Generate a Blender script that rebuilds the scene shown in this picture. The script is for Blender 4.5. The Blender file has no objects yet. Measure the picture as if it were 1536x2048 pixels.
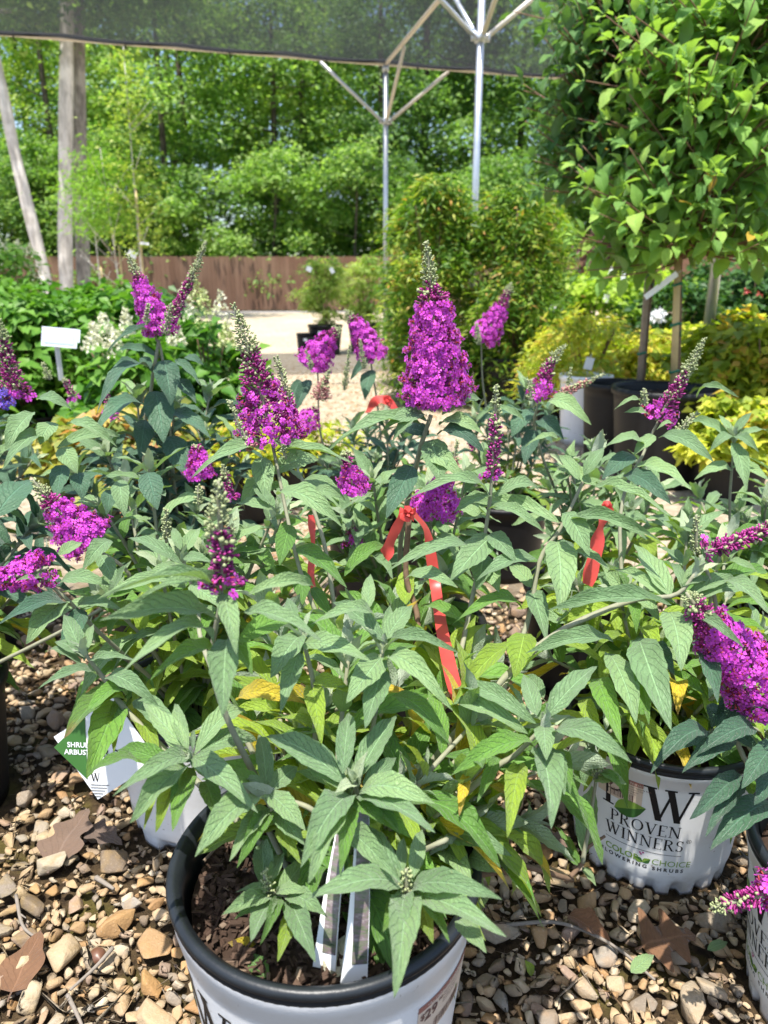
import bpy, bmesh, math, random
import numpy as np
from mathutils import Vector, Matrix
C = bpy.context.scene
col = C.collection
rng = random.Random(7)
nr = np.random.RandomState(7)
R_ = math.radians

# ---------------------------------------------------------------- camera, sky, sun, exposure
H = .96
PITCH = R_(17.3)
F = 1479.0
cam_d = bpy.data.cameras.new('camera')
cam = bpy.data.objects.new('camera', cam_d)
col.objects.link(cam)
cam.location = (0, 0, H)
cam.rotation_euler = (R_(90) - PITCH, 0, 0)
cam_d.sensor_fit = 'VERTICAL'
cam_d.sensor_height = 36
cam_d.sensor_width = 27
cam_d.lens = 36 * F / 2048
cam_d.clip_start = .02
cam_d.clip_end = 600
cam_d.dof.use_dof = True
cam_d.dof.focus_distance = 1.02
cam_d.dof.aperture_fstop = 6.0
C.camera = cam

SUN = Vector((-.07, -.265, .962)).normalized()
w = bpy.data.worlds.new('World')
C.world = w
w.use_nodes = True
wn = w.node_tree
sky = wn.nodes.new('ShaderNodeTexSky')
sky.sky_type = 'NISHITA'
sky.sun_disc = False
sky.sun_elevation = math.asin(SUN.z)
sky.sun_rotation = math.atan2(SUN.x, SUN.y)
sky.air_density = 1.0
sky.dust_density = 1.5
wn.links.new(sky.outputs[0], wn.nodes['Background'].inputs[0])
wn.nodes['Background'].inputs[1].default_value = .15
sun_d = bpy.data.lights.new('sun', 'SUN')
sun_d.energy = 4.6
sun_d.angle = R_(.55)
sun_d.color = (1.0, .955, .88)
sun = bpy.data.objects.new('sun', sun_d)
col.objects.link(sun)
sun.rotation_euler = SUN.to_track_quat('Z', 'Y').to_euler()
sun.location = SUN * 30
C.view_settings.view_transform = 'Standard'
C.view_settings.look = 'None'
C.view_settings.gamma = 1
C.view_settings.use_curve_mapping = False
C.view_settings.exposure = 1.0
C.cycles.use_denoising = True
C.cycles.max_bounces = 7
C.cycles.diffuse_bounces = 3
C.cycles.transparent_max_bounces = 12

# ---------------------------------------------------------------- geometry of the view
SP, CP = math.sin(PITCH), math.cos(PITCH)
def ray(px, py):
    u = (px - 768) / F; v = (py - 1024) / F
    return Vector((u, CP - v * SP, -SP - v * CP))
def at(px, py, Y):
    r = ray(px, py)
    return Vector((0, 0, H)) + r * (Y / r.y)
def onz(px, py, z=0.0):
    r = ray(px, py)
    return Vector((0, 0, H)) + r * ((z - H) / r.z)
def depth_of(p):
    return p.y * CP - (p.z - H) * SP
def mpp(p):
    return depth_of(p) / F

# ---------------------------------------------------------------- helpers
def tag(o, label=None, cat=None, group=None, kind=None):
    if label: o['label'] = label
    if cat: o['category'] = cat
    if group: o['group'] = group
    if kind: o['kind'] = kind
    return o
def empty(name, loc, label=None, cat=None, group=None, rz=0):
    o = bpy.data.objects.new(name, None)
    o.empty_display_size = .1
    col.objects.link(o)
    o.location = loc
    o.rotation_euler = (0, 0, rz)
    return tag(o, label, cat, group)
def link(name, me, parent=None, kind=None, loc=None):
    o = bpy.data.objects.new(name, me)
    col.objects.link(o)
    if parent is not None: o.parent = parent
    if loc is not None: o.location = loc
    if kind: o['kind'] = kind
    return o
def wm(o):
    """world translation of an un-rotated thing or part"""
    p = Vector(o.location)
    while o.parent is not None:
        o = o.parent
        p = p + Vector(o.location)
    return p

def mesh_np(name, V, Fc, mats, uv=None, rnd=None, mi=None, smooth=True):
    """V (n,3); Fc (m,k) constant-size faces; uv per vertex (n,2); rnd per face"""
    V = np.asarray(V, np.float32); Fc = np.asarray(Fc, np.int32)
    m, k = Fc.shape
    me = bpy.data.meshes.new(name)
    me.vertices.add(len(V)); me.vertices.foreach_set('co', V.ravel())
    me.loops.add(m * k); me.loops.foreach_set('vertex_index', Fc.ravel())
    me.polygons.add(m); me.polygons.foreach_set('loop_start', np.arange(0, m * k, k, dtype=np.int32))
    me.polygons.foreach_set('use_smooth', np.full(m, smooth, bool))
    for x in mats: me.materials.append(x)
    if mi is not None: me.polygons.foreach_set('material_index', np.asarray(mi, np.int32))
    if uv is not None:
        l = me.uv_layers.new(name='UVMap')
        l.data.foreach_set('uv', np.asarray(uv, np.float32)[Fc.ravel()].ravel())
    if rnd is not None:
        a = me.attributes.new('rnd', 'FLOAT', 'FACE')
        a.data.foreach_set('value', np.asarray(rnd, np.float32))
    me.update(calc_edges=True)
    return me

def scatter(name, proto, M, mats, rnd=None, mi=None, smooth=True):
    """join copies of proto=(V,F,UV) placed by matrices M (N,4,4) into one mesh"""
    V, Fc, UV = proto
    V = np.asarray(V); Fc = np.asarray(Fc); M = np.asarray(M)
    N = len(M)
    W = np.einsum('nij,vj->nvi', M[:, :3, :3], V) + M[:, None, :3, 3]
    FF = (Fc[None] + (np.arange(N) * len(V))[:, None, None]).reshape(-1, Fc.shape[1])
    uv = np.tile(np.asarray(UV), (N, 1)) if UV is not None else None
    r = np.repeat(np.asarray(rnd), len(Fc)) if rnd is not None else None
    mm = np.repeat(np.asarray(mi), len(Fc)) if mi is not None else None
    return mesh_np(name, W.reshape(-1, 3), FF, mats, uv, r, mm, smooth)

def frame(x, n, sx=1, sy=1, sz=1, o=(0, 0, 0)):
    """matrix whose x axis is x and whose z axis is near n"""
    x = Vector(x).normalized(); n = Vector(n)
    z = n - x * n.dot(x)
    if z.length < 1e-4:
        z = Vector((0, 0, 1)) - x * x.z
        if z.length < 1e-4: z = Vector((0, 1, 0))
    z.normalize()
    y = z.cross(x)
    m = Matrix(((x.x * sx, y.x * sy, z.x * sz, o[0]), (x.y * sx, y.y * sy, z.y * sz, o[1]),
                (x.z * sx, y.z * sy, z.z * sz, o[2]), (0, 0, 0, 1)))
    return m
def frames_np(X, Nn, S, O):
    """vectorised frame: X,Nn,O (N,3), S (N,3)"""
    X = X / np.linalg.norm(X, axis=1, keepdims=True)
    Z = Nn - X * (X * Nn).sum(1, keepdims=True)
    Z = Z / np.maximum(np.linalg.norm(Z, axis=1, keepdims=True), 1e-6)
    Y = np.cross(Z, X)
    M = np.zeros((len(X), 4, 4))
    M[:, :3, 0] = X * S[:, 0:1]; M[:, :3, 1] = Y * S[:, 1:2]; M[:, :3, 2] = Z * S[:, 2:3]
    M[:, :3, 3] = O; M[:, 3, 3] = 1
    return M

def spline(pts, n=24):
    """Catmull-Rom through points -> n+1 samples"""
    P = [Vector(p) for p in pts]
    P = [P[0] * 2 - P[1]] + P + [P[-1] * 2 - P[-2]]
    out = []
    segs = len(P) - 3
    for i in range(n + 1):
        t = i / n * segs
        k = min(int(t), segs - 1); f = t - k
        a, b, c, d = P[k:k + 4]
        out.append(.5 * ((2 * b) + (c - a) * f + (2 * a - 5 * b + 4 * c - d) * f * f + (3 * b - a - 3 * c + d) * f ** 3))
    return out
def tube_arrays(P, r0, r1=None, seg=6, rf=None):
    r1 = r0 if r1 is None else r1
    V = []; Fc = []
    n = len(P)
    ref = Vector((.31, .12, .94))
    for i, p in enumerate(P):
        t = (P[min(i + 1, n - 1)] - P[max(i - 1, 0)]).normalized()
        a = t.cross(ref)
        if a.length < .05: a = t.cross(Vector((1, 0, 0)))
        a.normalize(); b = t.cross(a)
        r = rf(i / (n - 1)) if rf else r0 + (r1 - r0) * i / (n - 1)
        for k in range(seg):
            q = p + (a * math.cos(2 * math.pi * k / seg) + b * math.sin(2 * math.pi * k / seg)) * r
            V.append(q)
    for i in range(n - 1):
        for k in range(seg):
            k2 = (k + 1) % seg
            Fc.append((i * seg + k, (i + 1) * seg + k, (i + 1) * seg + k2, i * seg + k2))
    # caps as tiny fans folded to quads
    for base, flip in ((0, 1), ((n - 1) * seg, 0)):
        for k in range(1, seg - 1, 2):
            q = [base, base + k, base + k + 1, base + (k + 2) % seg]
            if len(set(q)) == 4:
                Fc.append(tuple(q[::-1]) if not flip else tuple(q))
    return V, Fc
class MB:
    """collects polygons of any size, with material index"""
    def __init__(s): s.V = []; s.F = []; s.m = []; s.uv = {}
    def add(s, V, Fc, m=0):
        o = len(s.V)
        s.V += [tuple(v) for v in V]
        for f in Fc:
            s.F.append(tuple(i + o for i in f)); s.m.append(m)
    def tube(s, pts, r0, r1=None, seg=6, m=0, rf=None): s.add(*tube_arrays([Vector(p) for p in pts], r0, r1, seg, rf), m)
    def box(s, c, sz, m=0, M=None):
        V = [Vector((c[0] + sz[0] / 2 * i, c[1] + sz[1] / 2 * j, c[2] + sz[2] / 2 * k)) for i in (-1, 1) for j in (-1, 1) for k in (-1, 1)]
        if M is not None: V = [M @ v for v in V]
        s.add(V, [(0, 1, 3, 2), (4, 6, 7, 5), (0, 4, 5, 1), (2, 3, 7, 6), (0, 2, 6, 4), (1, 5, 7, 3)], m)
    def mesh(s, name, mats, smooth=True):
        me = bpy.data.meshes.new(name)
        me.from_pydata(s.V, [], s.F)
        for x in mats: me.materials.append(x)
        me.polygons.foreach_set('material_index', np.array(s.m, np.int32))
        me.polygons.foreach_set('use_smooth', np.full(len(s.F), smooth, bool))
        me.update()
        return me
    def build(s, name, mats, parent=None, smooth=True, kind=None, loc=None):
        return link(name, s.mesh(name, mats if isinstance(mats, (list, tuple)) else [mats], smooth), parent, kind, loc)

# ---------------------------------------------------------------- materials
class G:
    def __init__(s, name):
        s.m = bpy.data.materials.new(name); s.m.use_nodes = True
        s.t = s.m.node_tree; s.t.nodes.clear()
        s.o = s.t.nodes.new('ShaderNodeOutputMaterial')
    def n(s, typ, ins=None, **props):
        nd = s.t.nodes.new('ShaderNode' + typ)
        for k, v in props.items(): setattr(nd, k, v)
        for k, v in (ins or {}).items(): s.set(nd.inputs[k], v)
        return nd
    def set(s, sock, v):
        if isinstance(v, bpy.types.NodeSocket): s.t.links.new(v, sock)
        else:
            if sock.type == 'RGBA' and len(v) == 3: v = (*v, 1)
            sock.default_value = v
    def math(s, op, a, b=0.0, c=None, clamp=False):
        nd = s.n('Math', {0: a, 1: b}, operation=op, use_clamp=clamp)
        if c is not None: s.set(nd.inputs[2], c)
        return nd.outputs[0]
    def step(s, x, lo, hi):
        return s.n('MapRange', {0: x, 1: lo, 2: hi, 3: 0.0, 4: 1.0}, interpolation_type='SMOOTHSTEP').outputs[0]
    def mix(s, f, a, b, mode='MIX'):
        nd = s.n('Mix', data_type='RGBA', blend_type=mode)
        s.set(nd.inputs[0], f); s.set(nd.inputs[6], a); s.set(nd.inputs[7], b)
        return nd.outputs[2]
    def ramp(s, f, stops, interp='LINEAR'):
        nd = s.n('ValToRGB'); cr = nd.color_ramp; cr.interpolation = interp
        while len(cr.elements) < len(stops): cr.elements.new(.5)
        for e, (p, c) in zip(cr.elements, stops): e.position = p; e.color = (*c, 1)
        s.set(nd.inputs[0], f)
        return nd.outputs[0]
    def noise(s, scale, detail=3, vec=None, rough=.55, out=0):
        nd = s.n('TexNoise', {'Scale': scale, 'Detail': detail, 'Roughness': rough})
        if vec is not None: s.set(nd.inputs['Vector'], vec)
        return nd.outputs[out]
    def obj(s): return s.n('TexCoord').outputs['Object']
    def pos(s): return s.n('NewGeometry').outputs['Position']
    def rnd(s):
        a = s.n('Attribute', attribute_name='rnd').outputs['Fac']
        r = s.n('ObjectInfo').outputs['Random']
        return s.math('FRACT', s.math('ADD', a, r))
    def bump(s, h, dist=.002, st=1.0):
        return s.n('Bump', {'Strength': st, 'Distance': dist, 'Height': h}).outputs[0]
    def pbr(s, color, rough=.6, normal=None, spec=.4, metal=0.0, **kw):
        ins = {'Base Color': color, 'Roughness': rough, 'Specular IOR Level': spec, 'Metallic': metal}
        ins.update(kw)
        if normal is not None: ins['Normal'] = normal
        return s.n('BsdfPrincipled', ins).outputs[0]
    def done(s, shader):
        s.t.links.new(shader, s.o.inputs[0]); return s.m

def simple(name, color, rough=.6, spec=.4, metal=0.0, var=.12, scale=30, bump=0.0, bscale=120):
    g = G(name)
    nz = g.noise(scale, 4, g.obj())
    c = g.mix(g.math('MULTIPLY', nz, 1.0), tuple(x * (1 - var) for x in color), tuple(min(1, x * (1 + var)) for x in color))
    nm = g.bump(g.noise(bscale, 3, g.obj()), bump) if bump else None
    rr = g.math('ADD', g.math('MULTIPLY', nz, .12), rough - .06)
    return g.done(g.pbr(c, rr, nm, spec, metal))

def leaf_mat(name, top, under, trans, tw=.25, veins=1.0, rough=.55, var=.30, tipc=None, hv=None):
    """leaf blade with midrib, side veins, quilted relief; paler underside; light shines through"""
    g = G(name)
    uv = g.n('UVMap').outputs[0]
    sx = g.n('SeparateXYZ', {0: uv})
    u, v = sx.outputs[0], sx.outputs[1]
    a = g.math('MULTIPLY', g.math('ABSOLUTE', g.math('SUBTRACT', u, .5)), 2.0)
    mid = g.math('SUBTRACT', 1.0, g.step(a, .02, .09))
    wob = g.noise(1.0, 2, g.n('CombineXYZ', {0: g.math('MULTIPLY', u, 2.5), 1: g.math('MULTIPLY', v, 5.0), 2: g.math('MULTIPLY', g.rnd(), 60.0)}).outputs[0])
    s_ = g.math('FRACT', g.math('ADD', g.math('SUBTRACT', g.math('MULTIPLY', v, 9.0), g.math('MULTIPLY', g.math('POWER', a, 1.25), 2.6)), g.math('MULTIPLY', wob, 1.5)))
    tri = g.math('ABSOLUTE', g.math('SUBTRACT', s_, .5))
    lat = g.math('SUBTRACT', 1.0, g.step(tri, .0, .13))
    r = g.rnd()
    cv = g.n('CombineXYZ', {0: g.math('MULTIPLY', u, 7.0), 1: g.math('MULTIPLY', v, 22.0), 2: g.math('MULTIPLY', r, 40.0)}).outputs[0]
    vo = g.n('TexVoronoi', {'Vector': cv, 'Scale': 1.0}, feature='DISTANCE_TO_EDGE').outputs['Distance']
    net = g.math('SUBTRACT', 1.0, g.step(vo, .0, .12))
    nz = g.noise(1.0, 3, g.n('CombineXYZ', {0: g.math('MULTIPLY', u, 3.0), 1: g.math('MULTIPLY', v, 7.0), 2: g.math('MULTIPLY', r, 90.0)}).outputs[0])
    if hv: basec = g.ramp(r, hv)
    else:
        lo = tuple(x * (1 - var) for x in top); hi = (min(1, top[0] * (1 + var * 1.6)), top[1] * (1 + var), top[2] * (1 + var * .4))
        basec = g.mix(r, lo, hi)
    spot = g.math('MULTIPLY', g.step(g.noise(1.0, 2, g.n('CombineXYZ', {0: g.math('MULTIPLY', u, 9.0), 1: g.math('MULTIPLY', v, 26.0), 2: g.math('MULTIPLY', r, 33.0)}).outputs[0]), .70, .76), .5)
    basec = g.mix(spot, basec, (.20, .17, .06))
    basec = g.mix(g.math('MULTIPLY', g.step(nz, .35, .75), .35), basec, tuple(min(1, x * 1.35) for x in top))
    c = g.mix(g.math('MULTIPLY', lat, .22 * veins), basec, tuple(x * .5 for x in top))
    c = g.mix(g.math('MULTIPLY', net, .22 * veins), c, tuple(x * .4 for x in top))
    c = g.mix(g.math('MULTIPLY', mid, .55 * veins), c, tuple(min(1, x * 1.9 + .02) for x in top))
    if tipc:
        c = g.mix(g.math('MULTIPLY', g.step(g.math('ADD', v, g.math('MULTIPLY', nz, .5)), .95, 1.35), .9), c, tipc)
    bf = g.n('NewGeometry').outputs['Backfacing']
    cu = g.mix(g.math('MULTIPLY', mid, .5), under, tuple(min(1, x * 1.25) for x in under))
    c2 = g.mix(bf, c, cu)
    hgt = g.math('SUBTRACT', g.math('MULTIPLY', vo, 1.2), g.math('ADD', g.math('MULTIPLY', lat, .6), g.math('MULTIPLY', mid, .8)))
    nm = g.bump(hgt, .0013 * veins + .0001, .9)
    p = g.pbr(c2, rough, nm, .32, 0.0, **{'Sheen Weight': .2, 'Sheen Roughness': .5})
    tr = g.n('BsdfTranslucent', {'Color': g.mix(g.math('MULTIPLY', lat, .4), trans, tuple(x * .5 for x in trans)), 'Normal': nm}).outputs[0]
    return g.done(g.n('MixShader', {0: tw, 1: p, 2: tr}).outputs[0])

def foliage_mat(name, stops, tw=.35, rough=.5, spec=.35, tmul=(1.5, 1.7, .7)):
    """cheap small-leaf material: colour by leaf"""
    g = G(name)
    r = g.rnd()
    c = g.ramp(r, stops)
    p = g.pbr(c, rough, None, spec)
    tr = g.n('BsdfTranslucent', {'Color': g.mix(1.0, c, tmul, 'MULTIPLY')}).outputs[0]
    return g.done(g.n('MixShader', {0: tw, 1: p, 2: tr}).outputs[0])

M = {}
M['grey'] = leaf_mat('grey_green_leaf', (.160, .275, .125), (.30, .37, .26), (.30, .52, .07), .25)
M['green'] = leaf_mat('green_leaf', (.095, .225, .036), (.20, .29, .12), (.34, .58, .04), .32)
M['pale'] = leaf_mat('woolly_young_leaf', (.30, .40, .25), (.38, .44, .33), (.40, .52, .20), .22, .6, .75)
M['lime'] = leaf_mat('lime_leaf', (.20, .33, .035), (.30, .38, .12), (.60, .75, .04), .38)
M['yellow'] = leaf_mat('yellow_leaf', (.56, .44, .03), (.55, .46, .12), (.80, .62, .03), .35, tipc=(.25, .13, .03))
M['dark'] = leaf_mat('deep_green_leaf', (.042, .108, .060), (.20, .26, .19), (.10, .24, .04), .14)
M['twohead'] = leaf_mat('brown_tipped_leaf', (.10, .21, .04), (.22, .30, .14), (.34, .55, .04), .3, tipc=(.20, .07, .02))
M['stem'] = simple('felted_stem', (.25, .25, .17), .8, .2, var=.25, scale=90, bump=.0006)
M['woodstem'] = simple('woody_stem', (.17, .11, .07), .85, .2, var=.35, scale=80, bump=.001)
M['bud'] = simple('green_bud', (.30, .34, .17), .75, .25, var=.25, scale=140)
g = G('purple_bud'); r = g.rnd()
M['pbud'] = g.done(g.pbr(g.ramp(r, [(0, (.10, .012, .07)), (.5, (.28, .018, .15)), (1, (.46, .06, .30))]), .5, None, .35))
g = G('pink_bud'); r = g.rnd()
M['kbud'] = g.done(g.pbr(g.ramp(r, [(0, (.25, .10, .10)), (.5, (.42, .16, .17)), (1, (.52, .30, .24))]), .6, None, .3))
def floret_mat(name, a, b, eye):
    g = G(name); r = g.rnd()
    u = g.n('SeparateXYZ', {0: g.n('UVMap').outputs[0]}).outputs[0]
    c = g.mix(r, a, b)
    c = g.mix(g.step(u, .16, .30), eye, c)
    c = g.mix(g.math('MULTIPLY', g.step(u, .55, 1.0), .25), c, tuple(min(1, x * 1.5 + .04) for x in a))
    p = g.pbr(c, .5, None, .3, 0.0, **{'Sheen Weight': .15})
    tr = g.n('BsdfTranslucent', {'Color': g.mix(1.0, c, (1.3, 1.0, 1.3), 'MULTIPLY')}).outputs[0]
    return g.done(g.n('MixShader', {0: .28, 1: p, 2: tr}).outputs[0])
M['floret'] = floret_mat('magenta_floret', (.62, .075, .55), (.44, .038, .44), (.40, .05, .05))
M['vfloret'] = floret_mat('violet_floret', (.17, .10, .55), (.12, .07, .42), (.30, .12, .05))
M['core'] = simple('spike_core', (.07, .016, .05), .8, .2, var=.3)

def pot_white(name, grime):
    g = G(name); o = g.obj()
    z = g.n('SeparateXYZ', {0: o}).outputs[2]
    nz = g.noise(26, 5, o); n2 = g.noise(160, 3, o)
    c = g.mix(g.math('MULTIPLY', g.step(nz, .5, .78), .35 * grime), (.82, .82, .82), (.64, .61, .56))
    sp = g.step(g.noise(75, 2, o), .70, .74)
    c = g.mix(g.math('MULTIPLY', sp, .55), c, (.22, .18, .13))
    low = g.math('MULTIPLY', g.math('SUBTRACT', 1.0, g.step(z, .0, .07)), g.step(nz, .35, .7))
    c = g.mix(g.math('MULTIPLY', low, .55 * grime), c, (.36, .29, .20))
    return g.done(g.pbr(c, .38, g.bump(n2, .0003), .45, 0.0, **{'Subsurface Weight': .0}))
M['potwhite'] = pot_white('white_plastic', 1.0)
M['potblack'] = simple('black_plastic', (.014, .017, .021), .40, .38, var=.4, scale=18, bump=.0004)
M['potdark'] = simple('dusty_black_plastic', (.011, .011, .012), .48, .28, var=.35, scale=20, bump=.0004)
M['ink'] = simple('black_ink', (.012, .012, .014), .5, .3)
M['greenink'] = simple('green_ink', (.22, .36, .06), .5, .3)
M['dgreenink'] = simple('dark_green_ink', (.05, .15, .035), .5, .3)
M['pinkink'] = simple('pink_ink', (.5, .06, .25), .5, .3)
M['creamleaf'] = leaf_mat('cream_dry_leaf', (.55, .52, .38), (.5, .48, .36), (.5, .48, .3), .1, .4)
M['paleblue'] = simple('pale_blue_card', (.47, .57, .66), .35, .5, var=.05)
M['soil'] = simple('bark_soil', (.040, .026, .019), .95, .1, var=.6, scale=90, bump=.004, bscale=70)
g = G('bark_chip'); r = g.rnd()
M['chip'] = g.done(g.pbr(g.mix(g.noise(60, 3, g.obj()), g.ramp(r, [(0, (.03, .02, .014)), (.5, (.07, .042, .03)), (.88, (.14, .09, .065)), (1, (.40, .31, .22))]), (.05, .03, .02)), .85, g.bump(g.noise(200, 2, g.obj()), .001), .2))

# ---------------------------------------------------------------- small prototypes
def leaf_proto(n=12, arch=.10, fold=.05, wav=.012, ph=0.0, peak=.40, serr=.0, sag=.0, side=.0, twist=0.0, pet=.04, blunt=.80, across=4):
    V = []; UV = []; Fc = []
    for i in range(n + 1):
        s = i / n
        q = s ** (math.log(.5) / math.log(peak))
        wd = max(0.0, math.sin(math.pi * q)) ** blunt * (1 - max(0, s - .62) ** 1.5 * .9)
        wd = max(wd, .07 if s < .12 else 0.0)
        if i == n: wd = 0.012
        zc = arch * 4 * s * (1 - s) - sag * math.sin(math.pi * s * 1.0) * s
        yc = side * 4 * s * (1 - s)
        tw = twist * (s - .3)
        for k in range(across + 1):
            t = (k / across - .5) * 2
            sr = 1 + (serr * (1 if i % 2 else -1) if abs(t) > .99 else 0)
            y = t * .5 * wd * sr
            z = fold * abs(t) * wd + wav * math.sin(s * 17 + ph + (1.6 if t > 0 else 0)) * t * t * (1 if wd > .1 else 0)
            y2 = y * math.cos(tw) - z * 0
            z2 = z + y * math.sin(tw) * .45
            V.append((s, yc + y2, zc + z2)); UV.append((k / across, s))
    for i in range(n):
        for k in range(across):
            a = i * (across + 1) + k
            Fc.append((a, a + across + 1, a + across + 2, a + 1))
    # normals up: order so that face normal is +z
    Fc = [f[::1] for f in Fc]
    return np.array(V), np.array(Fc), np.array(UV)
def flipfix(p):
    V, Fc, UV = p
    a, b, c = V[Fc[:, 0]], V[Fc[:, 1]], V[Fc[:, 2]]
    if np.cross(b - a, c - a)[:, 2].mean() < 0: Fc = Fc[:, ::-1].copy()
    return V, Fc, UV
LV = []
for k, (ar, fo, wv, sg, sd, tw) in enumerate([(.06, .05, .014, 0, .02, .3), (.12, .06, .016, 0, -.03, -.4), (.17, .04, .012, 0, .03, .25),
                                              (.22, .06, .016, .02, -.02, .5), (.09, .09, .020, 0, .05, -.6), (.28, .05, .016, .03, -.04, .4), (.03, .07, .016, -.02, -.05, .5)]):
    LV.append(flipfix(leaf_proto(14, ar, fo, wv * 1.3, k * 1.7, .38 + .02 * (k % 3), .035, sg, sd, tw)))
LEAFMESH = {}
def leaf_mesh(kind, var):
    key = (kind, var)
    if key not in LEAFMESH:
        V, Fc, UV = LV[var]
        LEAFMESH[key] = mesh_np('leaf_' + kind, V, Fc, [M[kind]], UV)
    return LEAFMESH[key]

def floret_proto(seed):
    q = random.Random(seed)
    V = []; UV = []; Fc = []
    for p in range(4):
        a0 = p * math.pi / 2 + q.uniform(-.12, .12)
        cup = q.uniform(-.16, .16)
        o = len(V)
        for r, das, z, uu in ((.18, (-.42, 0, .42), 0, .2), (.64, (-.64, 0, .64), .07 + cup * .3, .62), (1.0, (-.42, 0, .42), .02 + cup, 1)):
            for da in das:
                k = .93 if (r == 1.0 and da == 0) else 1.0
                V.append((r * k * math.cos(a0 + da), r * k * math.sin(a0 + da), z + (0 if da else -.05))); UV.append((uu, .5))
        for i in range(2):
            for k in range(2):
                b = o + i * 3 + k
                Fc.append((b, b + 3, b + 4, b + 1))
    o = len(V)
    for zz, rr in ((-.02, .26), (-1.1, .13)):
        for k in range(4):
            V.append((rr * math.cos(k * 1.571), rr * math.sin(k * 1.571), zz)); UV.append((.0, 0))
    for k in range(4):
        Fc.append((o + k, o + 4 + k, o + 4 + (k + 1) % 4, o + (k + 1) % 4))
    Fc.append((o, o + 1, o + 2, o + 3))
    return np.array(V), np.array(Fc), np.array(UV)
FLO = [floret_proto(i) for i in range(4)]
def bud_proto(rad=.16, neck=.55):
    V = []; Fc = []
    for z, r in ((0, neck * rad), (.45, neck * rad * .9), (.72, rad), (.92, rad * .75)):
        for k in range(4): V.append((r * math.cos(k * 1.571), r * math.sin(k * 1.571), z))
    for i in range(3):
        for k in range(4): Fc.append((i * 4 + k, i * 4 + (k + 1) % 4, i * 4 + 4 + (k + 1) % 4, i * 4 + 4 + k))
    Fc.append((12, 13, 14, 15))
    return np.array(V), np.array(Fc), np.zeros((16, 2))
BUD = bud_proto()
GBUD = bud_proto(.30, .7)

# ---------------------------------------------------------------- pots and lettering
def lathe(mb, prof, seg=72, m=0, rf=None, a0=0.0, a1=2 * math.pi):
    """prof: list of (r,z); rf(r,z,ang) optional radius modulation"""
    V = []; Fc = []
    full = abs(a1 - a0 - 2 * math.pi) < 1e-6
    ns = seg if full else seg + 1
    for (r, z) in prof:
        for k in range(ns):
            a = a0 + (a1 - a0) * k / seg
            rr = rf(r, z, a) if rf else r
            V.append((rr * math.cos(a), rr * math.sin(a), z))
    for i in range(len(prof) - 1):
        for k in range(seg):
            k2 = (k + 1) % ns
            Fc.append((i * ns + k, i * ns + k2, (i + 1) * ns + k2, (i + 1) * ns + k))
    mb.add(V, Fc, m)

def white_pot_mesh(r, h, feet):
    mb = MB()
    rb = r * .775
    def rad(z): return rb + (r * .955 - rb) * (z / (h * .9))
    def rf(rr, z, a):
        if z < .034:
            n = 20 if feet == 'holes' else 10
            c = math.cos(a * n)
            d = max(0.0, c - (.1 if feet == 'holes' else .0))
            zz = max(0, 1 - (z / .030) ** 2)
            return rr - (.011 if feet == 'holes' else .016) * min(1, d * 2.2) * zz
        return rr
    prof = [(rb * .9, .004), (rad(0), .0), (rad(.008), .008), (rad(.016), .016), (rad(.023), .023), (rad(.029), .029), (rad(.036) + .0015, .036), (rad(.05) + .001, .05)]
    prof += [(rad(h * t), h * t) for t in (.25, .4, .55, .7, .8)]
    prof += [(rad(h * .84), h * .84), (rad(h * .845) + .002, h * .847), (rad(h * .89) + .002, h * .89), (rad(h * .895) + .0035, h * .895), (rad(h - .02) + .0035, h - .0185)]
    lathe(mb, prof, 160, 0, rf)
    return mb, rad
def rim_mesh(r, h):
    mb = MB()
    t = .0062
    prof = [(r * .95, h - .020), (r * .982, h - .0195), (r * .986, h - .0165), (r * .980, h - .0145)]
    for i in range(9):
        a = -math.pi * .35 + i / 8 * math.pi * 1.25
        prof.append((r - t + t * math.cos(a), h - t + t * math.sin(a)))
    prof += [(r - 2.6 * t, h - 1.2 * t), (r - 2.9 * t, h - .03), (r - 3.2 * t, h * .70), (r - 3.6 * t, h * .55)]
    lathe(mb, prof, 96)
    return mb
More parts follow.
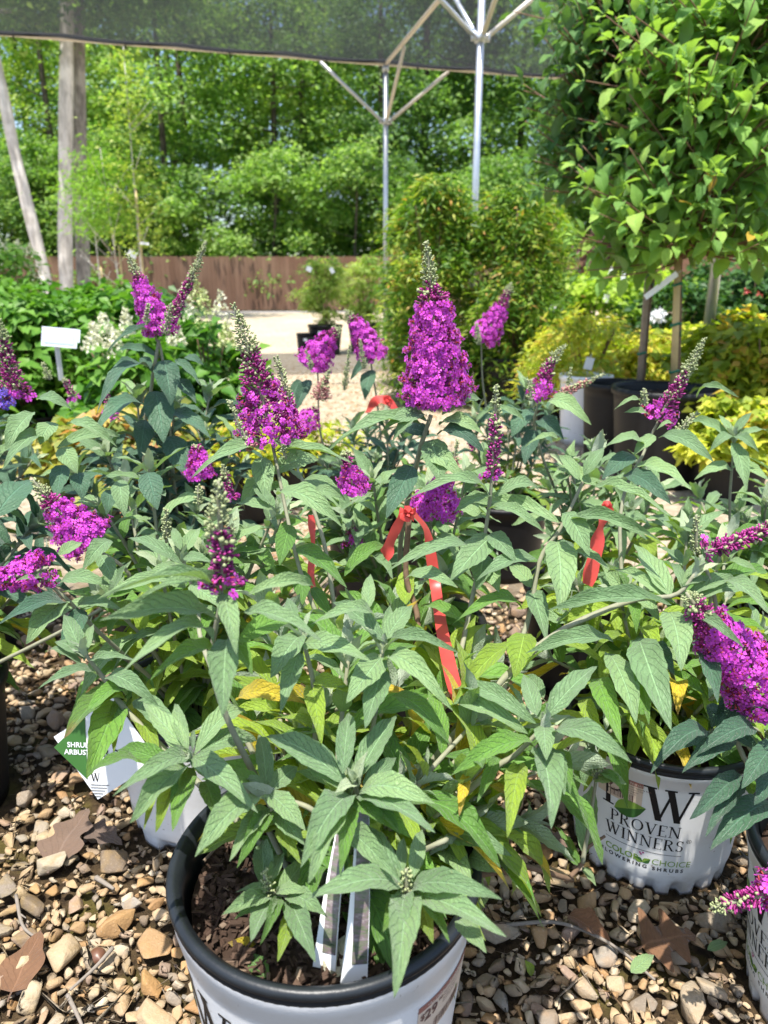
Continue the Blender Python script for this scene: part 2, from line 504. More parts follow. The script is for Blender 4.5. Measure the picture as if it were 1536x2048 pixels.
def soil_parts(root, rs, zs, n=420, seed=1, big=.010):
    q = np.random.RandomState(seed)
    mb = MB()
    V = [(0, 0, zs + .012)]; Fc = []
    rings = 9; seg = 36
    for i in range(1, rings + 1):
        for k in range(seg):
            a = 2 * math.pi * k / seg; rr = rs * i / rings
            V.append((rr * math.cos(a), rr * math.sin(a), zs + .012 * (1 - (i / rings) ** 2) + q.uniform(-.004, .004)))
    for k in range(seg): Fc.append((0, 1 + k, 1 + (k + 1) % seg))
    for i in range(rings - 1):
        for k in range(seg):
            a = 1 + i * seg + k; b = 1 + i * seg + (k + 1) % seg
            Fc.append((a, a + seg, b + seg, b))
    mb.add(V, Fc)
    so = mb.build('soil', M['soil'], root)
    if n:
        rr = rs * .97 * np.sqrt(q.rand(n)); aa = q.rand(n) * 6.283
        O = np.stack([rr * np.cos(aa), rr * np.sin(aa), zs + .012 * (1 - (rr / rs) ** 2) + q.uniform(.0, .010, n)], 1)
        X = q.randn(n, 3) * [1, 1, .35]; Nn = q.randn(n, 3) * .6 + [0, 0, 1]
        S = np.stack([q.uniform(.35, 1.3, n) ** 1.3 * big * .8, q.uniform(.2, .6, n) * big * .8, q.uniform(.1, .35, n) * big * .8], 1)
        V = np.array([(-1, -.6, -.3), (1, -.8, -.2), (.9, .7, -.3), (-.8, .9, -.1), (-.8, -.5, .6), (.7, -.6, .9), (.8, .5, .5), (-.9, .6, .8)])
        Fb = np.array([(0, 3, 2, 1), (4, 5, 6, 7), (0, 1, 5, 4), (1, 2, 6, 5), (2, 3, 7, 6), (3, 0, 4, 7)])
        me = scatter('bark_chips', (V, Fb, np.zeros((8, 2))), frames_np(X, Nn, S, O), [M['chip']], q.rand(n), smooth=False)
        link('bark_chips', me, so, 'stuff')
    return so

# serif capitals as strokes: ('L',x0,y0,x1,y1,w)=slanted bar of horizontal width w; ('H',x0,x1,y,t) flat bar; ('A',cx,cy,rx,ry,a0,a1,wx,wy) arc
def S_(x, y, w=.2, t=.045): return ('H', x - w / 2, x + w / 2, y, t)
SERIF = {
 'P': (.66, [('L', .17, 0, .17, 1, .13), ('A', .27, .735, .30, .2425, -90, 90, .12, .045), ('H', .17, .29, .9775, .045), ('H', .17, .29, .4925, .045), S_(.17, .0225, .30), S_(.10, .9775, .2)]),
 'R': (.78, [('L', .17, 0, .17, 1, .13), ('A', .27, .75, .28, .2275, -90, 90, .12, .045), ('H', .17, .29, .9775, .045), ('H', .17, .29, .5225, .045), ('L', .36, .52, .66, 0, .14), S_(.17, .0225, .30), S_(.10, .9775, .2), S_(.69, .0225, .18)]),
 'O': (.90, [('A', .45, .5, .33, .46, 0, 360, .13, .05)]),
 'V': (.80, [('L', .14, 1, .42, 0, .14), ('L', .42, 0, .68, 1, .06), S_(.13, .9775, .28), S_(.68, .9775, .22)]),
 'E': (.66, [('L', .17, 0, .17, 1, .13), ('H', .1, .58, .9775, .045), ('H', .1, .60, .0225, .045), ('H', .17, .46, .52, .045), ('L', .56, .80, .58, 1, .04), ('L', .60, 0, .575, .22, .04), S_(.13, .0225, .24)]),
 'N': (.88, [('L', .17, 0, .17, 1, .06), ('L', .17, 1, .70, 0, .14), ('L', .70, 0, .70, 1, .06), S_(.17, .0225, .24), S_(.12, .9775, .2), S_(.70, .9775, .24)]),
 'I': (.36, [('L', .18, 0, .18, 1, .13), S_(.18, .0225, .28), S_(.18, .9775, .28)]),
 'S': (.60, [('A', .30, .745, .19, .215, 20, 270, .10, .06), ('A', .30, .265, .20, .235, -160, 90, .10, .06), ('L', .49, .74, .50, .98, .03), ('L', .09, .02, .10, .27, .03)]),
 'W': (1.18, [('L', .13, 1, .38, 0, .15), ('L', .38, 0, .62, 1, .06), ('L', .55, 1, .80, 0, .15), ('L', .80, 0, 1.04, 1, .06), S_(.12, .9775, .28), S_(.56, .9775, .26), S_(1.04, .9775, .24)]),
}
def serif_text(txt, h, track=.02):
    polys = []; x = 0
    for ch in txt:
        adv, st = SERIF[ch]
        for s in st:
            if s[0] == 'L':
                _, x0, y0, x1, y1, w_ = s
                for k in range(3):
                    a, b = k / 3, (k + 1) / 3
                    xa, ya, xb, yb = x0 + (x1 - x0) * a, y0 + (y1 - y0) * a, x0 + (x1 - x0) * b, y0 + (y1 - y0) * b
                    p = [(xa - w_ / 2, ya), (xa + w_ / 2, ya), (xb + w_ / 2, yb), (xb - w_ / 2, yb)]
                    if yb < ya: p = p[::-1]
                    polys.append([((q[0] + x) * h, q[1] * h) for q in p])
            elif s[0] == 'H':
                _, x0, x1, y, t = s
                polys.append([((q[0] + x) * h, q[1] * h) for q in ((x0, y - t / 2), (x1, y - t / 2), (x1, y + t / 2), (x0, y + t / 2))])
            else:
                _, cx, cy, rx, ry, a0, a1, wx, wy = s
                n = max(6, int(abs(a1 - a0) / 20))
                for k in range(n):
                    p = []
                    for aa, sg in ((k, 1), (k + 1, 1), (k + 1, -1), (k, -1)):
                        a = R_(a0 + (a1 - a0) * aa / n)
                        ox = rx + sg * wx / 2; oy = ry + sg * wy / 2
                        p.append(((cx + ox * math.cos(a) + x) * h, (cy + oy * math.sin(a)) * h))
                    polys.append(p[::-1])
        x += adv + track
    return polys, (x - track) * h
def font_text(txt, h, bold=0.0, space=1.0):
    cu = bpy.data.curves.new('text', 'FONT'); cu.body = txt; cu.size = h * 1.38; cu.offset = bold * h; cu.resolution_u = 3; cu.space_character = space
    o = bpy.data.objects.new('text', cu); col.objects.link(o)
    bpy.context.view_layer.update()
    me = bpy.data.meshes.new_from_object(o.evaluated_get(bpy.context.evaluated_depsgraph_get()))
    polys = [[tuple(me.vertices[i].co[:2]) for i in p.vertices] for p in me.polygons]
    bpy.data.objects.remove(o); bpy.data.curves.remove(cu); bpy.data.meshes.remove(me)
    wd = max([q[0] for p in polys for q in p] or [0])
    return polys, wd
def leaf_logo(x, y, L, W_, ang):
    out = []
    n = 8
    up = [(i / n, .5 * math.sin(math.pi * (i / n) ** .85)) for i in range(n + 1)]
    ca, sa = math.cos(R_(ang)), math.sin(R_(ang))
    T = lambda a, b: (x + a * L * ca - b * W_ * sa, y + a * L * sa + b * W_ * ca)
    half1 = []; half2 = []
    for i in range(n):
        half1.append([T(up[i][0], 0), T(up[i + 1][0], 0), T(up[i + 1][0], up[i + 1][1]), T(up[i][0], up[i][1])])
        half2.append([T(up[i][0], -up[i][1]), T(up[i + 1][0], -up[i + 1][1]), T(up[i + 1][0], 0), T(up[i][0], 0)])
    return half1, half2
class Decal:
    """flat printing laid on a surface: surf(u,w,off)->point"""
    def __init__(s, surf): s.surf = surf; s.mb = MB(); s.k = 0
    def add(s, polys, ox, oy, m, lift=0.0, layer=True):
        for p in polys:
            s.k += 1
            off = .0006 + lift + (s.k % 12) * .00001
            s.mb.add([s.surf(q[0] + ox, q[1] + oy, off) for q in p], [tuple(range(len(p)))], m)
    def rect(s, x0, y0, x1, y1, m, lift=0.0, n=10):
        for i in range(n):
            a, b = x0 + (x1 - x0) * i / n, x0 + (x1 - x0) * (i + 1) / n
            s.mb.add([s.surf(a, y0, .0004 + lift), s.surf(b, y0, .0004 + lift), s.surf(b, y1, .0004 + lift), s.surf(a, y1, .0004 + lift)], [(0, 1, 2, 3)], m)
def pot_surf(rad, phi0, z0):
    def f(u, w_, off):
        z = z0 + w_
        r = rad(z) + off
        a = phi0 + u / rad(z0)
        return (r * math.cos(a), r * math.sin(a), z)
    return f
def pw_print(parent, rad, h, phi, k=1.0, z0=None):
    """the printed front of the white pots: two big capitals, name, rule, shrub line"""
    z0 = h * .47 if z0 is None else z0
    d = Decal(pot_surf(rad, R_(phi), z0))
    mats = [M['ink'], M['greenink'], M['dgreenink'], M['pinkink']]
    P, wd = serif_text('P', .064 * k); W2, wd2 = serif_text('W', .064 * k)
    d.add(P, -.070 * k, .033 * k, 0); d.add(W2, -.006 * k, .033 * k, 0)
    h1, h2 = leaf_logo(-.048 * k, .030 * k, .052 * k, .034 * k, 24)
    d.add(h1, 0, 0, 1, .0003); d.add(h2, 0, 0, 2, .0003)
    t, wd = serif_text('PROVEN', .023 * k); d.add(t, -wd / 2, .002 * k, 0)
    t, wd = serif_text('WINNERS', .023 * k); d.add(t, -wd / 2, -.026 * k, 0)
    t, w3 = font_text('\u00ae', .008 * k); d.add(t, wd / 2 + .002 * k, -.008 * k, 0)
    d.rect(-.062 * k, -.0365 * k, .062 * k, -.0355 * k, 0, 0, 16)
    t, wd = font_text('COLOR', .0125 * k, .03); d.add(t, -.062 * k, -.060 * k, 1)
    t, wd = font_text('CHOICE', .0125 * k, .0); d.add(t, .017 * k, -.060 * k, 1)
    for a, x in ((150, .003), (40, .003)):
        h1, h2 = leaf_logo(x * k, -.061 * k, .016 * k, .011 * k, a)
        d.add(h1, 0, 0, 1); d.add(h2, 0, 0, 2)
    for (x, y) in ((-.004, -.043), (-.002, -.046), (.001, -.042)):
        d.rect(x * k, y * k, (x + .003) * k, (y + .003) * k, 3, 0, 2)
    t, wd = font_text('FLOWERING SHRUBS', .0075 * k, .045, 1.55); d.add(t, -wd / 2, -.0715 * k, 0, .0004)
    return d.mb.build('lettering', mats, parent, False)
def sticker(parent, rad, phi, zc, W_=.088, Hh=.052, tilt=0.0, price='29'):
    d = Decal(pot_surf(rad, R_(phi), zc))
    mats = [M['stickerbase'], M['stickerband'], M['stickerink'], M['stickerpale']]
    x0, y0 = -W_ / 2, -Hh / 2
    d.rect(x0, y0, -x0, -y0, 0, .0002)
    d.rect(x0, -y0 - .0085, -x0, -y0, 1, .0004)
    t, wd = font_text('Huckleberry Knob Nursery', .0048); d.add(t, -wd / 2 + .003, -y0 - .0066, 3, .0006)
    t, wd = font_text('$', .009, .02); d.add(t, x0 + .003, -y0 - .0215, 2, .0006)
    t, wd = font_text(price, .0145, .03); d.add(t, x0 + .009, -y0 - .026, 2, .0006)
    t, wd = font_text('98', .0052, .02); d.add(t, x0 + .030, -y0 - .0165, 2, .0006)
    for i, s in enumerate(('Pugster Pinker Butterfly Bush', 'Proven Winners 3 Gal', 'Buddleia x Pugster', 'Flowering Shrub')):
        t, wd = font_text(s, .0030); d.add(t, x0 + .038, -y0 - .0130 - i * .0044, 2, .0006)
    x = x0 + .026
    q = random.Random(3)
    while x < -x0 - .014:
        ww = q.choice((.0006, .0006, .0011, .0016))
        d.rect(x, y0 + .004, x + ww, y0 + .018, 2, .0006, 1)
        x += ww + q.choice((.0007, .0011, .0015))
    return d.mb.build('price_sticker', mats, parent, False)
M['stickerbase'] = simple('tan_label_paper', (.70, .56, .44), .6, .3, var=.04)
M['stickerband'] = simple('brown_label_band', (.34, .15, .12), .6, .3, var=.05)
M['stickerink'] = simple('brown_label_ink', (.17, .09, .08), .6, .3)
M['stickerpale'] = simple('pale_label_ink', (.72, .60, .52), .6, .3)

def black_pot(root, r, h, mat='potdark', soil=True):
    mb = MB()
    rb = r * .80
    prof = [(rb * .9, .003), (rb, 0)] + [(rb + (r * .955 - rb) * t, h * t * .92) for t in (.1, .3, .5, .7, .9, 1)] + [(r, h * .93), (r * 1.012, h * .97), (r, h), (r - .014, h), (r - .022, h - .02), (r - .03, h * .6)]
    lathe(mb, prof, 48)
    o = mb.build('pot', M[mat], root)
    if soil: soil_parts(root, r - .026, h - .05, 90 if r > .2 else 0, int(r * 1000), .014)
    return o

# ---------------------------------------------------------------- butterfly bush
MAXLEAF = 290
class Bush:
    def __init__(s, label, x, y, r=.16, h=.265, pot='white', feet='holes', seed=1, cat='potted plant', chips=300):
        s.q = random.Random(seed)
        s.root = empty('butterfly_bush', (x, y, 0), label, cat, 'potted butterfly bushes')
        s.o = Vector((x, y, 0)); s.r = r; s.h = h
        s.nl = 0; s.extra = {}
        s.pot = None
        if pot == 'black': s.rad = None; s.pot = black_pot(s.root, r, h, soil=False)
        if pot == 'white':
            mb, s.rad = white_pot_mesh(r, h, feet)
            s.pot = mb.build('pot', M['potwhite'], s.root)
            s.rim = rim_mesh(r, h).build('pot_rim', M['potblack'], s.pot)
        s.soil = soil_parts(s.root, r - .024, h - .045, chips, seed)
        s.top = h - .035
    def leaf(s, base, tip, W_, kind, nrm=None, var=None):
        base = Vector(base); tip = Vector(tip)
        ch = tip - base
        L = ch.length
        if L < .004: return
        if var is None: var = s.q.randrange(len(LV))
        if nrm is None:
            tocam = (Vector((0, 0, H)) - base).normalized()
            nrm = Vector((0, 0, 1)) * .8 + tocam * .55 + Vector((s.q.uniform(-.35, .35), s.q.uniform(-.2, .2), 0))
        m = frame(ch, nrm, L, W_, L, base - s.o)
        s.nl += 1
        if s.nl <= MAXLEAF:
            o = bpy.data.objects.new('leaf', leaf_mesh(kind, var))
            col.objects.link(o); o.parent = s.root; o.matrix_basis = m
        else:
            s.extra.setdefault((kind, var), []).append(np.array(m))
    def finish(s):
        for (kind, var), ms in s.extra.items():
            me = scatter('leaves', LV[var], np.array(ms), [M[kind]], np.random.RandomState(len(ms)).rand(len(ms)))
            link('leaves', me, s.root, 'stuff')
    def stem(s, pts, r0=.0034, r1=.0022, mat='stem', n=22):
        P = spline([Vector(p) - s.o for p in pts], n)
        mb = MB(); mb.tube(P, r0, r1, 6)
        mb.build('stem', M[mat], s.root)
        return [p + s.o for p in P]
    def from_soil(s, a=None, d=None):
        a = s.q.uniform(0, 6.283) if a is None else a
        d = s.q.uniform(.01, .05) if d is None else d
        return s.o + Vector((d * math.cos(a), d * math.sin(a), s.top - .02))
    def rosette(s, tip, T, size=.05, kind='grey', n=3, az=None):
        inner = 'pale' if kind == 'grey' else kind
        """small young leaves round a growing tip"""
        T = T.normalized()
        a = T.cross(Vector((.3, .5, .8))).normalized(); b = T.cross(a)
        az = s.q.uniform(0, 6.28) if az is None else az
        for k in range(n):
            for sg in (0, math.pi):
                an = az + k * 1.571 + sg + s.q.uniform(-.2, .2)
                rad = a * math.cos(an) + b * math.sin(an)
                el = 1.25 - .34 * k
                L = size * (.55 + .42 * k) * s.q.uniform(.85, 1.15)
                d = rad * math.cos(el) + T * math.sin(el)
                s.leaf(tip - T * (.004 + .006 * k), tip - T * (.004 + .006 * k) + d * L, L * .30, inner if k < 1 + (size > .04) else kind, T * 1.0 - rad * .3, s.q.choice((0, 1, 4)))
    def shoot(s, pts, gap=.042, n0=.30, L=(.13, .11), kinds=('lime', 'green', 'grey', 'grey'), W_=.25, tip=True, el=(.05, .7), droop=.35, r0=.0042, skip=0.0, mat='stem', zk=None):
        P = s.stem(pts, r0, .0024, mat)
        cum = [0]
        for i in range(1, len(P)): cum.append(cum[-1] + (P[i] - P[i - 1]).length)
        tot = cum[-1]
        d = tot * n0; k = s.q.choice((0, 1)); ph = s.q.uniform(0, 3.14)
        while d < tot - .012:
            i = max(j for j in range(len(cum)) if cum[j] <= d)
            i = min(i, len(P) - 2)
            f = (d - cum[i]) / max(1e-6, cum[i + 1] - cum[i])
            p = P[i].lerp(P[i + 1], f); T = (P[i + 1] - P[i]).normalized()
            t = d / tot
            a = T.cross(Vector((0.2, .1, .97)))
            a = a.normalized() if a.length > .08 else Vector((1, 0, 0))
            b = T.cross(a)
            for sg in (0, math.pi):
                if s.q.random() < skip: continue
                an = ph + k * 1.571 + sg + s.q.uniform(-.25, .25)
                rad = a * math.cos(an) + b * math.sin(an)
                e = el[0] + (el[1] - el[0]) * t + s.q.uniform(-.2, .2)
                dr = rad * math.cos(e) + T * math.sin(e)
                LL = (L[0] + (L[1] - L[0]) * t) * s.q.uniform(.72, 1.12)
                if t > .9: LL *= .75
                tipp = p + dr * LL - Vector((0, 0, droop * LL * s.q.uniform(.4, 1.3) * (1.1 - .5 * t)))
                if zk: kd = zk(p.z, s.q)
                else: kd = kinds[min(len(kinds) - 1, int((t - n0) / (1 - n0) * len(kinds) * s.q.uniform(.8, 1.2)))]
                s.leaf(p, tipp, LL * W_ * s.q.uniform(.85, 1.15), kd, Vector((0, 0, 1)) + T * .2 + Vector((0, -.15, 0)), s.q.choice((0, 1, 2, 3, 4, 5)))
            d += gap * s.q.uniform(.85, 1.2) * (1.15 - .45 * t); k += 1
        if tip: s.rosette(P[-1], P[-1] - P[-3], .055, kinds[-1], 3)
        return P
    def spike(s, base, tip, width, fb=.55, fm=.78, bend=0.0, tipw=.26, single=False, seed=0, flo='floret', bud='pbud', dens=1.0, fs=.0062, fill=1.0, stalk=None):
        """long panicle: florets below, coloured buds above, green buds at the tip"""
        q = np.random.RandomState(seed + 11)
        fs *= .92
        base = Vector(base) - s.o; tip = Vector(tip) - s.o
        ax = tip - base; Lh = ax.length
        sd = ax.cross(Vector((0, 1, 0))).normalized()
        mid = base + ax * .55 + sd * bend * Lh
        def pt(t): return base * (1 - t) ** 2 + mid * 2 * t * (1 - t) + tip * t * t
        def tg(t): return ((mid - base) * (1 - t) + (tip - mid) * t).normalized()
        R = width / 2
        def rad(t):
            if t < fb: return R * min(1, .70 + 4.5 * t) * (1 - .54 * (t / max(fb, .01)) ** 1.15)
            if t < fm:
                f = (t - fb) / (fm - fb); top = R * .46 if fb > .02 else R
                return top * (1 - f) + R * tipw * f if fb > .02 else R * min(1, .7 + 3 * t) * (1 - f * .72)
            f = (t - fm) / max(.01, 1 - fm)
            a0 = R * tipw if fm > .02 else R * .8
            return (a0 * (1 - f) ** .8 + .0022) * (1.0 if fm > .02 else min(1, .55 + f * 3))
        mb = MB()
        P = [pt(i / 16) for i in range(17)]
        mb.tube(P, 0, 0, 6, 0, rf=lambda t: min(.0026, .0009 + rad(min(t, .999)) * .25))
        core = mb.build('flower_spike', [M['stem']], s.root)
        gp = []; pp = []; ff = []
        # side branches carry lumps so the outline stays uneven
        lump = [(q.rand(), q.rand() * 6.28) for _ in range(60)]
        def add(t, an, rr, jit=.35):
            T = tg(t)
            a = T.cross(Vector((.2, .9, .1))).normalized(); b = T.cross(a)
            radv = a * math.cos(an) + b * math.sin(an)
            return pt(t), T, radv
        area = lambda t: 2 * math.pi * max(rad(t), .001)
        N = 160
        for i in range(N):
            t0 = (i + .5) / N
            ds = Lh / N
            if t0 < fb:
                n = area(t0) * ds / (fs * fs * 1.25) * dens * fill
                for _ in range(q.poisson(n)):
                    t = t0 + q.uniform(-.5, .5) / N; an = q.uniform(0, 6.283)
                    p, T, rv = add(t, an, 0)
                    lum = 1 + .13 * math.sin(an * 3 + t * 40) + .09 * math.sin(an * 5 - t * 71)
                    rr = rad(t) * lum * q.uniform(.84, 1.04)
                    nrm = rv + T * q.uniform(-.25, .45) + Vector(q.randn(3)) * .28
                    ff.append((p + rv * rr, nrm.normalized(), fs * q.uniform(.8, 1.12)))
                n2 = n * .25 + (1 - fill) * area(t0) * ds / (fs * fs * 1.4)
                for _ in range(q.poisson(n2)):
                    t = t0; an = q.uniform(0, 6.283)
                    p, T, rv = add(t, an, 0)
                    rr = rad(t) * q.uniform(.45, .9)
                    pp.append((p + rv * (rr - .006), (rv + T * q.uniform(0, .6) + Vector(q.randn(3)) * .25).normalized(), q.uniform(.008, .0125)))
            elif t0 < fm:
                n = area(t0) * ds / (.0042 ** 2 * 1.05) * dens
                for _ in range(q.poisson(n)):
                    t = t0 + q.uniform(-.5, .5) / N; an = q.uniform(0, 6.283)
                    p, T, rv = add(t, an, 0)
                    lum = 1 + .2 * math.sin(an * 3 + t * 55) + .12 * math.sin(t * 130)
                    L = q.uniform(.007, .0115)
                    rr = max(.001, rad(t) * lum * q.uniform(.7, 1.1) - L)
                    (pp if q.rand() < .93 - .45 * ((t - fb) / (fm - fb)) ** 3 else gp).append((p + rv * rr, (rv + T * q.uniform(.1, .9) + Vector(q.randn(3)) * .2).normalized(), L))
            else:
                n = max(area(t0), .012) * ds / (.0036 ** 2 * 1.5) * dens
                for _ in range(q.poisson(n)):
                    t = t0 + q.uniform(-.5, .5) / N; an = q.uniform(0, 6.283)
                    p, T, rv = add(t, an, 0)
                    L = q.uniform(.0035, .006)
                    rr = max(.0004, rad(t) * (1 + .25 * math.sin(t * 150)) * q.uniform(.7, 1.05) - L * .6)
                    gp.append((p + rv * rr, (rv + T * q.uniform(.3, 1.2)).normalized(), L))
        def mats(lst, sx=1.0):
            O = np.array([tuple(a) for a, b, c in lst]); Z = np.array([tuple(b) for a, b, c in lst]); S = np.array([[c] * 3 for a, b, c in lst])
            X = np.cross(Z, q.randn(len(lst), 3))
            return frames_np(X, Z, S * [[sx, sx, 1]], O)
        if gp: link('bud', scatter('green_buds', GBUD, mats(gp), [M['bud']], q.rand(len(gp))), core, 'stuff')
        if pp: link('bud', scatter('coloured_buds', BUD, mats(pp), [M[bud]], q.rand(len(pp))), core, 'stuff')
        if ff:
            mm = mats(ff)
            if single:
                # the florets nearest the lens one by one, the far side joined
                keep = sorted(range(len(ff)), key=lambda i: -(-ff[i][1].y))[:single]
                keep = set(keep)
                for i in keep:
                    o = bpy.data.objects.new('floret', floret_mesh(flo, i % 4))
                    col.objects.link(o); o.parent = core; o.matrix_basis = Matrix(mm[i].tolist())
                rest = [i for i in range(len(ff)) if i not in keep]
            else: rest = list(range(len(ff)))
            for v in range(4):
                ii = [i for i in rest if i % 4 == v]
                if ii: link('florets', scatter('florets', FLO[v], mm[ii], [M[flo]], q.rand(len(ii))), core, 'stuff')
        return core
FLM = {}
def floret_mesh(flo, v):
    if (flo, v) not in FLM: FLM[(flo, v)] = mesh_np('floret', FLO[v][0], FLO[v][1], [M[flo]], FLO[v][2])
    return FLM[(flo, v)]

# ================================================================ THE GROUND
def stone_proto(seed, seg=2, off=.10):
    q = random.Random(seed)
    bm = bmesh.new()
    fl = q.uniform(.6, .9); el = q.uniform(.75, 1.0)
    for i in range(q.choice((9, 11, 13))):
        v = Vector((q.gauss(0, 1), q.gauss(0, 1), q.gauss(0, 1))).normalized() * q.uniform(.85, 1.05)
        bm.verts.new((v.x, v.y * el, v.z * fl))
    r = bmesh.ops.convex_hull(bm, input=bm.verts)
    bmesh.ops.delete(bm, geom=[e for e in r['geom_interior'] if isinstance(e, bmesh.types.BMVert)], context='VERTS')
    bmesh.ops.dissolve_limit(bm, angle_limit=R_(16), verts=bm.verts, edges=bm.edges)
    if seg: bmesh.ops.bevel(bm, geom=list(bm.edges), offset=off * q.uniform(.7, 1.7), segments=seg, affect='EDGES', profile=.6)
    bmesh.ops.triangulate(bm, faces=bm.faces)
    bm.verts.index_update()
    V = np.array([v.co[:] for v in bm.verts]); Fc = np.array([[v.index for v in f.verts] for f in bm.faces])
    bm.free()
    return V, Fc, None
SCOL = [(0, (.36, .25, .145)), (.10, (.46, .36, .23)), (.22, (.30, .17, .075)), (.32, (.40, .32, .215)), (.44, (.20, .165, .13)), (.52, (.52, .44, .32)),
        (.62, (.35, .20, .08)), (.70, (.25, .23, .20)), (.79, (.42, .31, .18)), (.87, (.30, .21, .16)), (.94, (.16, .12, .085)), (1, (.45, .36, .24))]
def stone_mat(name, grime):
    g = G(name); r = g.rnd(); o = g.pos()
    c = g.ramp(r, SCOL)
    nz = g.noise(45, 5, o); n2 = g.noise(260, 4, o, .7)
    c = g.mix(g.math('MULTIPLY', g.step(nz, .42, .7), .55), c, g.mix(.5, c, (.40, .22, .08)))
    c = g.mix(g.math('MULTIPLY', g.step(n2, .55, .75), .28), c, (.62, .55, .44))
    c = g.mix(g.math('MULTIPLY', g.step(n2, .50, .25), .25), c, (.16, .11, .07))
    # a mossy, silty film on the stones of the damp patch
    p = g.n('SeparateXYZ', {0: o})
    big = g.noise(4.5, 3, o)
    wet = g.math('MULTIPLY', g.step(g.math('ADD', g.math('MULTIPLY', p.outputs[0], -1.0), g.math('MULTIPLY', g.math('SUBTRACT', big, .5), .8)), .34, .62), g.step(p.outputs[1], 1.25, .95))
    c = g.mix(g.math('MULTIPLY', g.math('MULTIPLY', wet, g.step(nz, .35, .65)), .38 * grime), c, (.19, .155, .05))
    hh = g.math('ADD', g.math('MULTIPLY', nz, 2.0), n2)
    return g.done(g.pbr(c, .78, g.bump(hh, .0022, .8), .3))
M['stone'] = stone_mat('gravel_stone', 1.0)
# ground sheet: dark silt under the near stones, pale crushed stone further off
g = G('gravel_bed'); o = g.pos(); p = g.n('SeparateXYZ', {0: o})
vd = g.n('TexVoronoi', {'Vector': o, 'Scale': 26.0})
vc = g.n('SeparateColor', {0: vd.outputs['Color']}).outputs[0]
nz = g.noise(60, 5, o); big = g.noise(1.3, 3, o); big2 = g.noise(.35, 3, o)
pale = g.ramp(vc, [(0, (.40, .31, .21)), (.35, (.56, .46, .33)), (.7, (.62, .54, .42)), (1, (.48, .38, .26))])
pale = g.mix(g.math('MULTIPLY', g.step(vd.outputs['Distance'], .35, .75), .55), pale, (.30, .22, .14))
pale = g.mix(g.math('MULTIPLY', g.step(big, .42, .7), .35), pale, (.46, .35, .22))
pale = g.mix(g.math('MULTIPLY', g.step(big2, .45, .65), .25), pale, (.60, .55, .46))
silt = g.mix(g.step(nz, .3, .7), (.040, .026, .015), (.105, .070, .035))
silt = g.mix(g.math('MULTIPLY', g.step(g.noise(9, 4, o), .5, .68), .7), silt, (.13, .11, .025))
c = g.mix(g.step(p.outputs[1], 1.9, 2.6), silt, pale)
hh = g.math('ADD', g.math('MULTIPLY', vd.outputs['Distance'], -1.0), g.math('MULTIPLY', nz, .5))
M['ground'] = g.done(g.pbr(c, .9, g.bump(g.math('ADD', hh, g.math('MULTIPLY', g.noise(240, 4, o, .7), .6)), .014), .2))
mb = MB()
mb.add([(-250, -60, 0), (250, -60, 0), (250, 400, 0), (-250, 400, 0)], [(0, 1, 2, 3)])
ground = mb.build('gravel_ground', M['ground'], kind='structure')

mb = MB()
mb.add([(-40, 24.3, .004), (3.0, 24.6, .004), (3.0, 26.6, .004), (-40, 26.6, .004)], [(0, 1, 2, 3)])
mb.build('gravel_strip', simple('grey_crushed_stone', (.30, .28, .27), .9, .2, var=.35, scale=9, bump=.02, bscale=30), kind='structure')
POTS = []   # (x, y, base radius) of every pot, so no stone is laid through one
def pot_spot(x, y, r): POTS.append((x, y, r)); return x, y
pot_spot(-.072, .69, .140); pot_spot(.475, 1.098, .133); pot_spot(-.34, 1.18, .128); pot_spot(-.845, 1.19, .128); pot_spot(.64, .776, .128)
for x, y in ((.06, 1.45), (-.52, 1.68), (.50, 1.66), (-.02, 2.15), (-1.14, 1.80), (.40, 2.4), (.86, 1.62)): pot_spot(x, y, .128)
STN = [stone_proto(40 + i) for i in range(12)]
STL = [stone_proto(40 + i, 1, .12) for i in range(12)]
STS = [stone_proto(140 + i, 0) for i in range(6)]
STM = [mesh_np('stone', v, f, [M['stone']], smooth=True) for v, f, _ in STN]
grid = {}
def clear_spot(x, y, r, k=.80):
    gx, gy = int(x / .03), int(y / .03)
    for i in range(-3, 4):
        for j in range(-3, 4):
            for (a, b, c) in grid.get((gx + i, gy + j), ()):
                if (a - x) ** 2 + (b - y) ** 2 < ((c + r) * k) ** 2: return False
    for (a, b, c) in POTS:
        if (a - x) ** 2 + (b - y) ** 2 < (c + r * .9) ** 2: return False
    grid.setdefault((gx, gy), []).append((x, y, r))
    return True
stones = []
def strew(n, r0, r1, k, ymax=2.7, y0=.52, zf=.25):
    for _ in range(n):
        y = y0 + (ymax - y0) * rng.random() ** 1.25
        x = rng.uniform(-1, 1) * (.76 * y + .24)
        r = r0 + (r1 - r0) * rng.random() ** 1.6
        left = x < -.36 and y < 1.12
        if left and r > .016 and rng.random() < .45: continue
        if clear_spot(x, y, r, k): stones.append((x, y, r, r * rng.uniform(.12, zf * 2)))
strew(6800, .018, .041, .68, ymax=2.2, y0=.62, zf=.40)
strew(24000, .010, .018, .50, ymax=2.1, y0=.64, zf=.75)
strew(28000, .005, .010, .55, ymax=1.5, y0=.64, zf=.75)
def stone_m(x, y, z, r):
    sz = Vector((rng.uniform(.85, 1.25), rng.uniform(.75, 1.0), rng.uniform(.6, .9))) * r
    e = Matrix.Rotation(rng.uniform(0, 6.28), 4, 'Z') @ Matrix.Rotation(rng.uniform(-.35, .35), 4, 'X') @ Matrix.Rotation(rng.uniform(-.35, .35), 4, 'Y')
    return Matrix.Translation((x, y, z)) @ e @ Matrix.Diagonal((*sz, 1))
